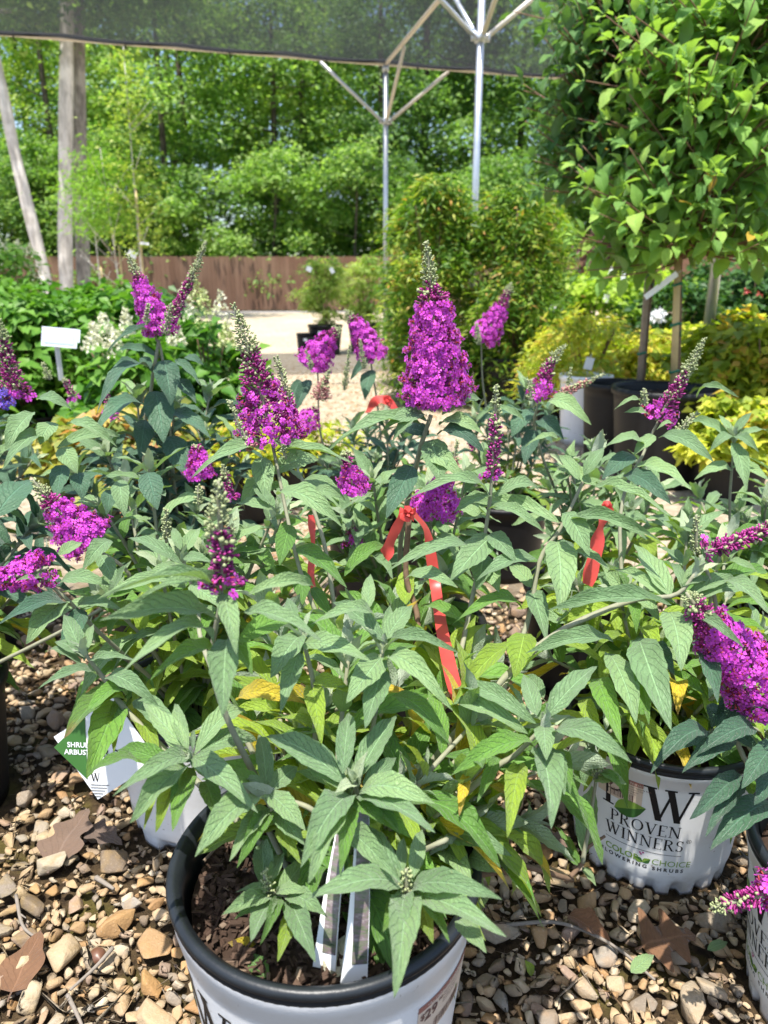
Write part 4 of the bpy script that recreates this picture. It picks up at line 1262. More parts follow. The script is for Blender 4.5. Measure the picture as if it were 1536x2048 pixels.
# right hand side shrubs
for k, (px, Y, rx, rz, mat, size, lab, lf) in enumerate([
    (1195, 4.9, .36, .76, 'gold', .06, 'golden green mound of fine leaves behind the left black pot', NARROW), (1130, 5.3, .28, .62, 'gold', .06, 'smaller golden green mound left of the fine leaved mound', NARROW),
    (1335, 5.0, .27, .62, 'gold', .065, 'bright golden shrub between the two tree stakes', SL), (1405, 5.3, .24, .66, 'gold', .065, 'bright golden shrub with orange tips beside the third post', SL),
    (1475, 4.2, .34, .78, 'goldg', .075, 'big golden green shrub right of the black pot with the tree', SL), (1560, 4.0, .34, .76, 'gold', .075, 'golden shrub at the right edge of the view', SL), (1520, 3.3, .24, .46, 'gold', .07, 'low golden shrub at the right edge in front of the big one', SL),
    (1165, 7.2, .55, 1.02, 'limeb', .08, 'lime green rounded shrub below the purple leaved tree', SL), (1265, 7.6, .55, 1.08, 'limeb', .08, 'lime green rounded shrub left of the tree stakes', SL),
    (1355, 7.0, .5, .92, 'hydd', .075, 'dark green shrub with a white bloom between the tree stakes', SL), (1440, 7.8, .6, 1.10, 'hydd', .085, 'dark green shrub behind the third post', SL), (1510, 7.2, .55, 1.06, 'hydd', .085, 'dark green shrub with a few red blooms at the right edge', SL),
    (1590, 8.0, .7, 1.2, 'hyd', .085, 'green shrub cut off by the right edge', SL), (1085, 8.9, .4, .80, 'limeb', .08, 'low lime green shrub seen behind the nandinas', SL)]):
    r = shrub('leafy_shrub' if mat != 'gold' else 'golden_shrub', lab, px, 0, Y, rx, rz, mat, 56, 74 if lf is NARROW else 56, size, lf, seed=140 + k, group='shrubs on the right')
    if k == 9:
        for j, (hx, hy) in enumerate([(1312, 636), (1305, 640), (1320, 630), (1317, 642)]): panicle(r, at(hx, hy, 6.55) - Vector(r.location), .05, .045, 'white', 500 + j, 46, .04)
    if k == 11:
        for j, (hx, hy) in enumerate([(1517, 592), (1492, 588)]): panicle(r, at(hx, hy, 6.7) - Vector(r.location), .04, .03, 'redp', 520 + j, 12, .025)
for k, (px, py, Y, t, lab) in enumerate([(1224, 543, 7.0, .3, 'white tag among the lime green shrubs, uppermost'), (1248, 552, 7.2, .1, 'white tag among the lime shrubs, right one near the stake'), (1108, 613, 6.6, .5, 'pale tag low on the lime shrub beside the nandina'), (1212, 597, 6.8, .2, 'pale tag in the middle of the lime shrub'), (1178, 727, 4.4, .2, 'narrow white tag hanging on the golden green mound')]):
    hang_tag(lab, at(px, py, Y), .05, .07, t)
woodtree_p = shrub('purple_tree', 'small purple leaved tree in front of the fence, left of the tree standards', 1195, 0, 13, .55, 1.75, 'purp', 40, 50, .11, pot=None, seed=170, cat='tree', group='purple trees', z0=.8)
# ---------------- the two tree-form hydrangeas
OV = flipfix(leaf_proto(8, .10, .08, .02, 1.0, .42, .0, .03, .02, .2, blunt=.85))
OV2 = flipfix(leaf_proto(8, .18, .10, .03, 2.0, .42, .0, .03, -.03, -.4, blunt=.85))
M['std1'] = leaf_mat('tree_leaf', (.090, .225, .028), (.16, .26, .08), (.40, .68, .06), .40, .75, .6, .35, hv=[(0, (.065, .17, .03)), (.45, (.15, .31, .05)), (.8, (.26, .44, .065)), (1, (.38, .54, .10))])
M['std2'] = leaf_mat('shade_toned_tree_leaf', (.045, .125, .028), (.12, .20, .08), (.16, .36, .03), .3, .75, .6, .35, hv=[(0, (.035, .11, .022)), (.6, (.07, .18, .035)), (1, (.14, .28, .045))])  # darker copy of the tree leaf, shade painted into its greens
M['stdy'] = leaf_mat('turning_tree_leaf', (.55, .36, .03), (.5, .38, .1), (.75, .5, .03), .35, .7)
SMESH = {}
def std_leaf(mat, v):
    if (mat, v) not in SMESH:
        p = (OV, OV2)[v]; SMESH[(mat, v)] = mesh_np('leaf', p[0], p[1], [M[mat]], p[2])
    return SMESH[(mat, v)]
def standard(label, px, Y, pot, crown, stake, mat, seed, nsh, nindiv, ties, single_label):
    b = gp(px, Y)
    r = empty('tree_standard', b, label, 'potted tree', 'tree form hydrangeas in black pots')
    q = np.random.RandomState(seed)
    black_pot(r, pot[0], pot[1])
    cx, cz, rx, ry, rz = crown
    mb = MB()
    ss0, ss1 = Vector(stake[0]), Vector(stake[1]); sd_ = (ss1 - ss0).normalized(); of_ = Vector((.022, .035, 0))
    mb.tube(spline([ss0 + of_, ss0.lerp(ss1, .55) + of_, ss1 + of_, (cx * .8, .02, cz - rz * .2), (cx * .9, 0, cz + rz * .5)], 14), .020, .010, 8)
    mb.build('trunk', M['woodstem'], r)
    m2 = MB(); s0, s1 = Vector(stake[0]), Vector(stake[1]); m2.tube([s0, s1], .017, .016, 7); m2.build('stake', M[stake[2]], r)
    for tz in ties:
        f = (tz - s0.z) / (s1.z - s0.z); p = s0.lerp(s1, f)
        m3 = MB(); m3.tube([p + Vector((.021 * math.cos(a * .7), .021 * math.sin(a * .7), .006 * math.sin(a))) for a in range(10)], .006, .006, 5)
        m3.tube([p, p + Vector((.03, .03, 0)), p + Vector((.035, .01, -.06))], .004, .003, 4); m3.build('tie', M['greentie'], r)
    lm = []
    tb = MB()
    for i in range(nsh):
        a = q.uniform(0, 6.283); e = q.uniform(-.75, 1.45); rr = q.uniform(.50, 1.18)
        tipv = Vector((cx + rx * rr * math.cos(a) * math.cos(e * .8), ry * rr * math.sin(a) * math.cos(e * .8), cz + rz * rr * math.sin(e)))
        st = Vector((cx * .8 + q.uniform(-.05, .05), q.uniform(-.05, .05), max(cz - rz * .62, min(cz + rz * .45, tipv.z - q.uniform(.05, .45)))))
        P = spline([st, st.lerp(tipv, .5) + Vector((q.uniform(-.05, .05), q.uniform(-.05, .05), -.04 + .05 * q.rand())), tipv], 10)
        tb.tube(P, .0055, .0022, 5)
        T0 = P[-1] - P[-2]
        nd = 6
        for k in range(nd):
            f = .45 + .55 * k / (nd - 1)
            p = P[0].lerp(P[-1], f) if False else P[min(10, int(f * 10))]
            T = (P[min(10, int(f * 10) + 1)] - P[max(0, int(f * 10) - 1)]).normalized()
            ax = T.cross(Vector((.1, .3, .95))).normalized(); bx = T.cross(ax)
            for s_ in range(3 if k == nd - 1 else 2):
                an = k * 1.2 + s_ * (2.094 if k == nd - 1 else math.pi) + q.uniform(-.4, .4)
                d = ax * math.cos(an) + bx * math.sin(an) + T * (.45 + .5 * (k == nd - 1)) - Vector((0, 0, .35 * q.rand() + .25 * (1 - f)))
                L = q.uniform(.075, .125) * (.72 if k == nd - 1 else 1)
                n_ = Vector((q.uniform(-.35, .35), q.uniform(-.5, .1), 1.0))
                lm.append((frame(d, n_, L, L * q.uniform(.48, .60), L, p + d.normalized() * .015), p))
    tb.build('branch', M['redstem'], r)
    lm.sort(key=lambda t: t[1].y + .3 * abs(t[1].x - cx))
    for i, (m_, p) in enumerate(lm[:nindiv]):
        mm = 'stdy' if (q.rand() < .03 and p.z < cz) else mat
        o = bpy.data.objects.new('leaf', std_leaf(mm, i % 2)); col.objects.link(o); o.parent = r; o.matrix_basis = m_
    rest = np.array([np.array(m_) for m_, p in lm[nindiv:]])
    if len(rest): link('leaves', scatter('leaves', OV, rest, [M[mat]], q.rand(len(rest))), r, 'stuff')
    return r
M['greentie'] = simple('green_tie_tape', (.02, .16, .09), .5, .4)
M['redstem'] = simple('reddish_twig', (.20, .11, .07), .7, .3, var=.3)
def zpx(px, py, Y, b): return at(px, py, Y) - b
bA = gp(1357, 3.62); bB = gp(1255, 4.12)
sA0, sA1 = zpx(1349, 772, 3.60, bA), zpx(1358, 470, 3.60, bA)
sB0, sB1 = zpx(1279, 770, 4.05, bB), zpx(1303, 470, 4.05, bB)
sA0.z -= .05; sB0.z -= .05
cA = zpx(1418, 300, 3.62, bA); cB = zpx(1195, 205, 4.3, bB)
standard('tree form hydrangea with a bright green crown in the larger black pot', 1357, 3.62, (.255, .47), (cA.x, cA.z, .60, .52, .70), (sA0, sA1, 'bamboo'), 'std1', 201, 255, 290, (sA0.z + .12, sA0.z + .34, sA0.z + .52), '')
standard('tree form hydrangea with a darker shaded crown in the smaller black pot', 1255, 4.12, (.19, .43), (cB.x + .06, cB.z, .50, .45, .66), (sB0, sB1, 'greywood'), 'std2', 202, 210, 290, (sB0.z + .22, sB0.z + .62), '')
hang_tag('long clear plastic tag slanting between the two tree stakes', at(1322, 571, 3.5), .026, .17, R_(52))
r = empty('nursery_pot', gp(1188, 4.55), 'pale grey nursery pot peeping out left of the black tree pots', 'pot')
black_pot(r, .16, .42, 'potwhite')
# ---------------- sign on a stake at the left
sg = empty('sign', gp(117, 3.1), 'blank white sign card on a grey metal stake in front of the green shrubs', 'sign')
b = Vector(sg.location)
mb = MB(); pA = at(116, 760, 3.1) - b; pB = at(119, 676, 3.1) - b
mb.box((pA + pB) / 2, (.020, .008, (pB - pA).length)); mb.box((pA + pB) / 2 + Vector((0, -.005, 0)), (.004, .004, (pB - pA).length)); mb.build('stake', M['galv'], sg, False)
mb = MB(); mb.box((0, 0, 0), (.142, .004, .078)); mb.box((.066, .002, .012), (.030, .003, .052), 0)
cd = mb.build('card', simple('sign_card', (.58, .63, .68), .5, .3, var=.04), sg, False); cd.location = at(119, 675, 3.085) - b; cd.rotation_euler = (R_(-14), R_(5), R_(2))
mb = MB(); mb.box((0, 0, 0), (.120, .001, .052)); 
ins = mb.build('insert', M['paleblue'] if 'paleblue' in M else simple('pale_blue_card', (.62, .72, .80), .35, .5, var=.05), cd, False); ins.location = (.0, -.0032, 0)

# ================================================================ BUTTERFLY BUSHES
B1 = Bush('butterfly bush in the big front white pot with black rim, price label and plant tags', -.066, .69, .177, .338, seed=11, chips=1500)
B2 = Bush('butterfly bush in the printed white pot on the gravel at the right', .475, 1.098, .165, .268, seed=12)
B3 = Bush('butterfly bush in the white pot at the left behind the diamond tag', -.34, 1.18, .16, .265, 'white', 'feet', seed=13)
B4 = Bush('butterfly bush at the left edge with one fat magenta spike leaning left', -.862, 1.19, .16, .265, 'black', seed=14)
B5 = Bush('butterfly bush at the right edge with large bright magenta spikes', .64, .776, .16, .265, seed=15)
B6 = Bush('butterfly bush in the middle carrying the tallest full magenta spike', .06, 1.45, .16, .265, 'black', seed=16, chips=0)
B7 = Bush('tall dark leaved butterfly bush with a pair of purple spikes at its top', -.52, 1.68, .16, .265, 'black', seed=17, chips=0)
B8 = Bush('butterfly bush on the right with a crook tipped purple spike', .50, 1.66, .16, .265, 'black', seed=18, chips=0)
B9 = Bush('farther butterfly bush with two spikes leaning apart over the gravel lane', -.02, 2.15, .16, .265, 'black', seed=19, chips=0)
B10 = Bush('butterfly bush behind the left edge with dark wine coloured bud spikes and violet blooms', -1.14, 1.80, .16, .265, 'black', seed=20, chips=0)
B11 = Bush('farther butterfly bush with one purple spike leaning right in front of the nandinas', .40, 2.4, .16, .265, 'black', seed=21, chips=0)
B12 = Bush('pale leaved butterfly bush at the right behind the printed pot', .86, 1.62, .16, .265, 'black', seed=22, chips=0)
ALL = [B1, B2, B3, B4, B5, B6, B7, B8, B9, B10, B11, B12]

# leaves traced one by one: (bush, depth, crop offset, [(base x, base y, tip x, tip y, width, kind)])  crop units are half pixels
C3, C4, C5, C6, C7, C8 = (0, 480), (768, 480), (0, 960), (768, 960), (0, 1440), (768, 1440)
KN = dict(g='grey', n='green', l='lime', y='yellow', d='dark', t='twohead')
def hero(b, Y, off, lst, Lm=.135):
    for (bx, by, tx, ty, w_, k) in lst:
        B = at(off[0] + bx / 2, off[1] + by / 2, Y)
        tr = ray(off[0] + tx / 2, off[1] + ty / 2).normalized()
        O = Vector((0, 0, H))
        flat = at(off[0] + tx / 2, off[1] + ty / 2, Y)
        p = (flat - B).length
        L = max(1.04 * p, min(1.22 * p, Lm))
        # meet the tip's sight line at distance L from the base
        oc = O - B; bq = oc.dot(tr); cq = oc.length_squared - L * L; D = bq * bq - cq
        if D > 0:
            s = math.sqrt(D)
            t = (-bq - s) if ty > by - 12 else (-bq + s)
            T = O + tr * t
        else: T = flat
        W_ = w_ / 2 * mpp(B) * .85
        tocam = (O - B).normalized()
        nrm = Vector((0, 0, 1)) * .75 + tocam * .75 + Vector((b.q.uniform(-.22, .22), 0, b.q.uniform(-.1, .1)))
        ratio = L / max(p, .01)
        var = b.q.choice((0, 1, 4)) if abs(ty - by) > abs(tx - bx) * .9 else b.q.choice((1, 2, 3, 5))
        b.leaf(B, T, W_, KN[k], nrm, var)
# --- front pot rosettes
hero(B1, .56, C8, [(85, 660, -155, 450, 118, 'g'), (70, 665, -320, 722, 138, 'g'), (105, 680, 472, 718, 112, 'g'), (120, 700, 490, 868, 132, 'g'), (90, 700, 40, 1112, 140, 'g'), (90, 690, 72, 905, 100, 'g'),
                   (62, 630, 78, 470, 56, 'g'), (118, 630, 152, 438, 78, 'g'), (150, 735, 196, 895, 86, 'l'), (70, 725, -5, 850, 80, 'n'), (150, 720, 262, 892, 76, 'n'), (300, 800, 410, 932, 90, 'g'), (72, 655, 40, 560, 30, 'g'), (112, 655, 150, 545, 28, 'g')])
hero(B1, .62, C7, [(1390, 255, 1060, 68, 138, 'g'), (1385, 275, 1205, 150, 110, 'g'), (1405, 300, 1203, 590, 136, 'g'), (1402, 325, 1232, 655, 110, 'g'), (1425, 245, 1588, -20, 118, 'g'), (1370, 215, 1395, -30, 96, 'g'),
                   (1440, 285, 1740, 335, 128, 'g'), (1432, 300, 1742, 452, 124, 'g'), (1420, 310, 1540, 420, 100, 'n'), (1455, 275, 1585, 150, 84, 'g'), (1400, 350, 1360, 620, 90, 'n'), (1470, 330, 1600, 460, 90, 'n'),
                   (1410, 240, 1400, 150, 40, 'g'), (1425, 240, 1455, 140, 40, 'g'), (1490, 360, 1640, 470, 100, 'n'), (1378, 455, 1612, 660, 110, 'g')])
hero(B1, .66, C7, [(755, 155, 450, 305, 92, 'g'), (745, 185, 520, 412, 116, 'g'), (755, 190, 690, 446, 104, 'n'), (722, 210, 622, 450, 84, 'l'), (768, 148, 1032, 372, 112, 'g'), (775, 165, 1005, 330, 110, 'g'),
                   (778, 138, 990, -25, 104, 'g'), (800, 130, 1028, 84, 116, 'g'), (748, 130, 572, -70, 106, 'g'), (752, 125, 698, -66, 66, 'g'), (820, 245, 882, 424, 90, 'n'), (742, 140, 700, 30, 60, 'g'), (770, 120, 772, 40, 26, 'g'), (700, 190, 470, 120, 100, 'n'), (560, 170, 345, 222, 80, 'n'), (640, 230, 575, 440, 50, 'l')])
hero(B1, .64, C7, [(1068, 290, 1035, 58, 84, 'g'), (1072, 290, 1222, 442, 104, 'g'), (1052, 315, 780, 547, 134, 'g'), (1068, 350, 918, 566, 92, 'g'), (1080, 370, 948, 592, 84, 'n'), (1085, 280, 1190, 185, 96, 'g'), (1095, 360, 1218, 500, 96, 'g'), (1115, 430, 1205, 578, 70, 'l'), (1058, 285, 900, 215, 90, 'n'), (1070, 270, 975, 240, 40, 'g')])
# low tuft inside the pot
hero(B1, .60, C7, [(1085, 705, 888, 780, 84, 'g'), (1080, 700, 942, 690, 46, 'g'), (1085, 715, 1003, 888, 108, 'g'), (1110, 715, 1040, 900, 60, 'n'), (1105, 690, 1240, 690, 56, 'g'), (1150, 710, 1310, 790, 90, 'g'), (1160, 720, 1262, 970, 106, 'g'), (1165, 780, 1110, 968, 76, 'l'), (1075, 660, 1130, 530, 60, 'g'), (1120, 690, 1230, 560, 92, 'g'), (1060, 680, 1050, 480, 100, 'g')], .10)
# right front rosette
hero(B1, .70, C8, [(608, 15, 272, -112, 92, 'g'), (575, 55, 222, -22, 92, 'g'), (592, 82, 268, 222, 96, 'n'), (640, 25, 650, 162, 96, 'g'), (672, 58, 992, 172, 116, 'g'), (618, 120, 668, 436, 138, 'g'), (640, 110, 722, 300, 120, 'g'), (540, 180, 492, 472, 96, 'l'), (650, -10, 852, -215, 112, 'g'), (612, -18, 558, -182, 86, 'g'),
                   (625, 0, 600, -90, 30, 'g'), (645, 0, 670, -80, 30, 'g'), (690, 120, 745, 300, 70, 'n'), (450, 150, 372, 330, 60, 'n'), (330, 220, 300, 385, 54, 'y'), (250, 470, 388, 412, 78, 'g'), (248, 495, 512, 545, 128, 'g'), (240, 500, 352, 655, 124, 'g'), (150, 650, 282, 200, 116, 'n'), (236, 470, 190, 430, 40, 'g'), (320, 560, 480, 620, 120, 'g'), (180, 600, 100, 470, 90, 'n')])
hero(B1, .82, C8, [(802, 545, 832, 262, 104, 'g'), (785, 578, 682, 422, 40, 'n'), (775, 582, 712, 518, 52, 'n'), (800, 590, 848, 664, 40, 'g'), (850, 235, 972, 258, 96, 'g'), (830, 225, 735, 135, 70, 'g'), (850, 190, 800, 110, 60, 'g'), (870, 210, 955, 280, 60, 'n'), (765, 215, 752, 330, 50, 'n')], .10)
# left side branch
hero(B1, .84, C5, [(335, 715, 255, 538, 82, 'g'), (330, 700, 218, 648, 60, 'g'), (385, 780, 152, 836, 70, 'g'), (425, 790, 636, 905, 84, 'g'), (360, 720, 545, 722, 50, 'g'), (345, 690, 375, 575, 44, 'g'), (330, 740, 180, 690, 44, 'g'), (440, 835, 255, 1035, 112, 't'), (470, 890, 345, 1195, 142, 'n'), (525, 900, 640, 1118, 84, 'l'), (540, 880, 745, 1095, 112, 'g'), (505, 890, 300, 990, 40, 'l'), (480, 880, 455, 1090, 70, 'l'), (500, 860, 330, 960, 90, 'n')])
# spike at the front left and the big leaves under it
hero(B1, .64, C5, [(868, 462, 525, 497, 94, 'g'), (872, 565, 398, 562, 116, 'g'), (880, 470, 390, 480, 70, 'g'), (892, 455, 946, 700, 96, 'g'), (905, 640, 890, 948, 134, 'g'), (852, 655, 475, 785, 100, 'g'), (978, 525, 1292, 648, 104, 'g'), (990, 460, 1262, 432, 66, 'g'), (955, 650, 1170, 560, 110, 'n'), (870, 700, 600, 800, 110, 'n'), (930, 640, 1010, 780, 80, 'n')])
hero(B1, .74, C5, [(1200, 620, 1082, 792, 124, 'g'), (1195, 690, 1122, 930, 92, 'g'), (1212, 655, 1485, 725, 112, 'g'), (1528, 705, 1385, 893, 128, 'g'), (1542, 650, 1330, 488, 82, 'g'), (1470, 520, 1482, 376, 66, 'g'), (1500, 560, 1240, 580, 76, 'g'), (1540, 640, 1650, 500, 100, 'g'), (1548, 680, 1838, 692, 60, 'g'), (1540, 730, 1810, 922, 96, 'g'), (1530, 760, 1460, 995, 116, 'g'), (1545, 660, 1560, 500, 60, 'g'),
                   (950, 880, 1232, 898, 92, 'y'), (1245, 820, 1285, 1062, 92, 'l'), (1250, 800, 1420, 860, 80, 'l'), (1560, 870, 1800, 1060, 90, 'n'), (1180, 560, 1150, 470, 56, 'g')])
hero(B1, .92, C5, [(725, 335, 508, 235, 66, 'g'), (722, 352, 572, 400, 56, 'g'), (738, 290, 802, 190, 66, 'g'), (722, 280, 690, 190, 46, 'g'), (748, 415, 388, 478, 86, 'g'), (745, 430, 660, 408, 50, 'g'), (760, 420, 900, 520, 90, 'g'), (735, 310, 850, 330, 60, 'g'), (700, 330, 655, 262, 40, 'g')])
hero(B1, .96, C5, [(1158, 180, 1118, 342, 96, 'n'), (1188, 270, 1388, 432, 90, 'n'), (1378, 385, 1545, 265, 74, 'n'), (1080, 90, 1010, 20, 60, 'g'), (1110, 60, 1370, 190, 100, 'g'), (1090, 120, 940, 100, 60, 'g'), (1200, 360, 1210, 500, 90, 'n'), (1250, 60, 1375, 75, 60, 'g'), (1250, 430, 1330, 560, 60, 'n')])
hero(B3, .96, C5, [(262, 488, 104, 656, 116, 'g'), (268, 500, -10, 582, 92, 'd'), (310, 505, 490, 522, 64, 'g'), (238, 412, 442, 422, 80, 'g'), (200, 400, 60, 405, 50, 'g'), (235, 300, 330, 250, 60, 'g'), (330, 520, 240, 700, 90, 'd'), (440, 240, 330, 360, 80, 'g'), (400, 300, 460, 420, 80, 'g')])
# long side branch on the right
hero(B1, .84, C6, [(1160, 492, 890, 372, 62, 'g'), (1145, 465, 1000, 256, 108, 'g'), (1150, 500, 652, 522, 82, 'g'), (1192, 500, 1482, 468, 66, 'g'), (1198, 552, 1440, 672, 62, 'g'), (1142, 530, 1188, 764, 136, 'g'), (1020, 635, 1150, 1002, 152, 'g'), (1060, 655, 1162, 780, 100, 'd'), (902, 695, 1010, 972, 122, 'g'), (918, 645, 568, 692, 82, 'g'), (880, 730, 632, 690, 60, 'l'),
                   (1192, 425, 1305, 405, 40, 'g'), (1198, 430, 1285, 310, 60, 'g'), (1200, 440, 1150, 330, 46, 'g'), (1210, 470, 1420, 410, 70, 'g'), (1100, 560, 960, 470, 80, 'g'), (850, 795, 952, 1062, 104, 'n'), (790, 880, 872, 1042, 72, 'l'), (975, 930, 1166, 1102, 50, 'l'), (560, 615, 520, 792, 132, 'l'), (512, 658, 278, 895, 84, 'l'), (640, 870, 560, 780, 70, 'g'), (1000, 640, 1060, 980, 80, 'n')])
hero(B1, .96, C6, [(690, 248, 702, 535, 142, 'g'), (612, 318, 368, 405, 92, 'g'), (732, 128, 822, 305, 104, 'g'), (702, 172, 350, 90, 82, 'g'), (745, 170, 1105, 245, 62, 'g'), (840, 25, 1152, 150, 70, 'g'), (830, 20, 690, -50, 70, 'g'), (760, 285, 905, 362, 62, 'g'), (556, 522, 272, 578, 82, 'n'), (590, 440, 652, 645, 92, 'g'), (590, 430, 500, 340, 80, 'g'), (640, 330, 760, 260, 80, 'g'), (800, -20, 880, -130, 66, 'g'), (780, 0, 700, -100, 60, 'g')])
hero(B1, .98, C6, [(428, 225, 264, 406, 132, 'g'), (430, 62, 280, 130, 60, 'g'), (422, 62, 78, 88, 74, 'g'), (425, 215, 530, 330, 90, 'g'), (392, 150, 300, 120, 60, 'g'), (440, 70, 620, 40, 70, 'g'), (295, 268, 8, 372, 64, 'g'), (88, 498, 100, 345, 92, 'l'), (410, 120, 640, 210, 60, 'g'), (395, 300, 370, 440, 110, 'g'), (400, 320, 460, 450, 90, 'g'), (30, 600, 240, 700, 80, 'l'), (60, 700, 250, 820, 70, 'l'), (30, 880, 252, 1062, 92, 'n')])
hero(B1, .90, C6, [(335, 262, 110, 330, 74, 'g'), (85, 395, 295, 432, 80, 'g'), (325, 570, 140, 512, 66, 'n')])
# flower two and the tall middle spike
hero(B1, 1.03, C3, [(1060, 852, 765, 952, 86, 'g'), (1040, 872, 1066, 1052, 100, 'g'), (1095, 800, 1192, 868, 66, 'g'), (1085, 935, 1275, 880, 102, 'g'), (1210, 962, 1382, 1042, 72, 'g'), (1100, 850, 1410, 892, 66, 'g'), (1080, 990, 1130, 985, 60, 'n'), (1050, 950, 960, 1060, 80, 'g')])
hero(B6, 1.13, C4, [(172, 705, 32, 812, 80, 'g'), (188, 800, 225, 985, 122, 'g'), (112, 905, 8, 1115, 116, 'd'), (150, 740, -230, 850, 90, 'g'), (222, 742, 402, 782, 74, 'g'), (232, 700, 392, 642, 70, 'g'), (205, 685, 170, 565, 30, 'g'), (195, 690, 98, 628, 36, 'g'), (180, 780, 80, 760, 90, 'd'), (215, 780, 402, 850, 90, 'd'), (150, 880, 320, 960, 96, 'g'), (170, 720, -5, 760, 100, 'g')])
hero(B7, 1.55, C3, [(620, 378, 425, 452, 48, 'd'), (655, 482, 684, 662, 116, 'd'), (622, 605, 655, 812, 134, 'd'), (602, 520, 388, 692, 84, 'd'), (572, 660, 375, 785, 104, 'd'), (700, 560, 785, 655, 72, 'd'), (690, 682, 842, 792, 82, 'd'), (680, 785, 742, 945, 114, 'd'), (738, 470, 815, 500, 42, 'd'), (565, 470, 610, 530, 52, 'd'), (640, 470, 470, 440, 44, 'd'), (700, 480, 800, 580, 50, 'd'), (580, 720, 560, 880, 90, 'd')], .19)
hero(B4, 1.15, C3, [(130, 690, 20, 840, 90, 'g'), (180, 790, 10, 920, 90, 'g'), (215, 730, 160, 820, 92, 'g'), (245, 830, 310, 935, 90, 'g'), (270, 740, 470, 830, 60, 'g'), (150, 640, 290, 680, 60, 'g'), (230, 830, 480, 790, 70, 'g'), (-20, 1110, 130, 960, 170, 'd'), (250, 900, 225, 1035, 90, 'd'), (320, 930, 330, 1040, 90, 'd'), (480, 960, 500, 1110, 80, 'g'), (440, 1000, 425, 1100, 70, 'd'), (590, 930, 630, 1080, 110, 'd')])
# right edge bush: darker glossy hanging leaves
hero(B5, .78, C8, [(1420, 215, 1222, 398, 96, 'd'), (1440, 250, 1285, 468, 76, 'd'), (1550, 332, 1305, 522, 138, 'd'), (1560, 90, 1430, 275, 110, 'd'), (1290, 42, 1064, 218, 106, 'd'), (1405, 75, 1192, 212, 104, 'd'), (1480, 30, 1250, 140, 110, 'd'), (1560, 200, 1480, 340, 100, 'd'), (1500, 120, 1300, 60, 90, 'd')])
hero(B5, .84, C6, [(1405, 640, 1442, 690, 60, 'g'), (1340, 900, 1310, 990, 100, 'd'), (1540, 890, 1310, 1060, 120, 'd'), (1440, 880, 1330, 960, 110, 'd'), (1370, 400, 1545, 540, 90, 'g'), (1340, 760, 1230, 620, 80, 'd'), (1300, 1010, 1120, 1090, 100, 'd'), (1420, 1040, 1540, 1110, 80, 'g'), (1260, 640, 1335, 890, 90, 'd')])
for b, off, Y, lst in ((B2, C4, 1.33, [(560, 720, 410, 690, 36, 'g'), (700, 800, 560, 830, 40, 'g')]), (B8, C4, 1.6, [(590, 680, 510, 790, 90, 'd'), (640, 660, 830, 740, 80, 'g'), (620, 720, 720, 800, 80, 'd'), (560, 690, 400, 720, 50, 'd'), (600, 760, 560, 900, 80, 'd')]),
                       (B2, C4, 1.3, [(1250, 630, 1420, 630, 30, 'g'), (1060, 700, 960, 690, 36, 'g'), (1030, 650, 920, 680, 30, 'g'), (1100, 790, 1320, 890, 80, 'g'), (1080, 780, 1000, 860, 70, 'g'), (1040, 830, 880, 830, 70, 'g'), (1010, 900, 1230, 1000, 90, 'g'), (1000, 860, 870, 960, 90, 'd'), (1160, 740, 1090, 760, 30, 'g'), (960, 940, 1150, 1060, 90, 'd')])):
    hero(b, Y, off, lst)
hero(B12, 1.5, C4, [(1400, 790, 1530, 760, 40, 'g'), (1390, 800, 1220, 720, 50, 'g'), (1400, 810, 1450, 1000, 70, 'g'), (1400, 790, 1500, 850, 50, 'g'), (1390, 780, 1300, 850, 50, 'g'), (1400, 770, 1470, 690, 40, 'g'), (1390, 770, 1340, 700, 36, 'g'), (1400, 900, 1540, 960, 70, 'g'), (1390, 920, 1240, 960, 70, 'g')])
hero(B9, 2.1, C3, [(1480, 470, 1400, 560, 40, 'd'), (1490, 520, 1460, 640, 70, 'd'), (1200, 560, 1150, 660, 50, 'd'), (1240, 560, 1180, 690, 60, 'd')], .2)

# --- stems that carry the traced rosettes
def pp_(lst): return [at(x, y, Y) for x, y, Y in lst]
def hs(b, lst, r0=.005, r1=.0026, a=None, mat='stem', bud=0, sz=.045):
    P = [b.from_soil(a)] + pp_(lst)
    Q = b.stem(P, r0 * .78, r1 * .85, mat)
    if sz: b.rosette(Q[-1], Q[-1] - Q[-3], sz, 'grey', 2)
    return Q
hs(B1, [(640, 1640, .63), (545, 1590, .64)], a=3.0); hs(B1, [(720, 1660, .66), (710, 1565, .62)], a=4.2); hs(B1, [(480, 1560, .70), (380, 1512, .66)], a=3.2)
hs(B1, [(830, 1850, .60), (813, 1780, .56)], a=5.0, sz=.03); hs(B1, [(570, 1790, .62), (545, 1785, .60)], a=3.9, sz=.02); hs(B1, [(960, 1560, .70), (1030, 1510, .70), (1088, 1452, .70)], .006, a=.2)
hs(B1, [(870, 1690, .62), (893, 1680, .66)], a=.3, sz=.04)
hs(B1, [(280, 1450, .80), (210, 1360, .84), (168, 1305, .84)], .006, a=2.8); hs(B1, [(440, 1400, .66), (442, 1180, .64)], .006, a=2.6, sz=0)
hs(B1, [(630, 1420, .73), (605, 1270, .74)], a=2.2); hs(B1, [(740, 1480, .72), (765, 1300, .74)], a=1.5)
hs(B1, [(420, 1330, .84), (395, 1210, .92), (365, 1115, .93)], .005, a=2.1); hs(B1, [(690, 1400, .86), (600, 1140, .95), (545, 890, 1.03)], .0055, a=1.7, sz=0); hs(B1, [(680, 1400, .88), (655, 1120, .96), (610, 975, 1.0), (600, 950, 1.01)], .005, a=1.8, sz=.03)
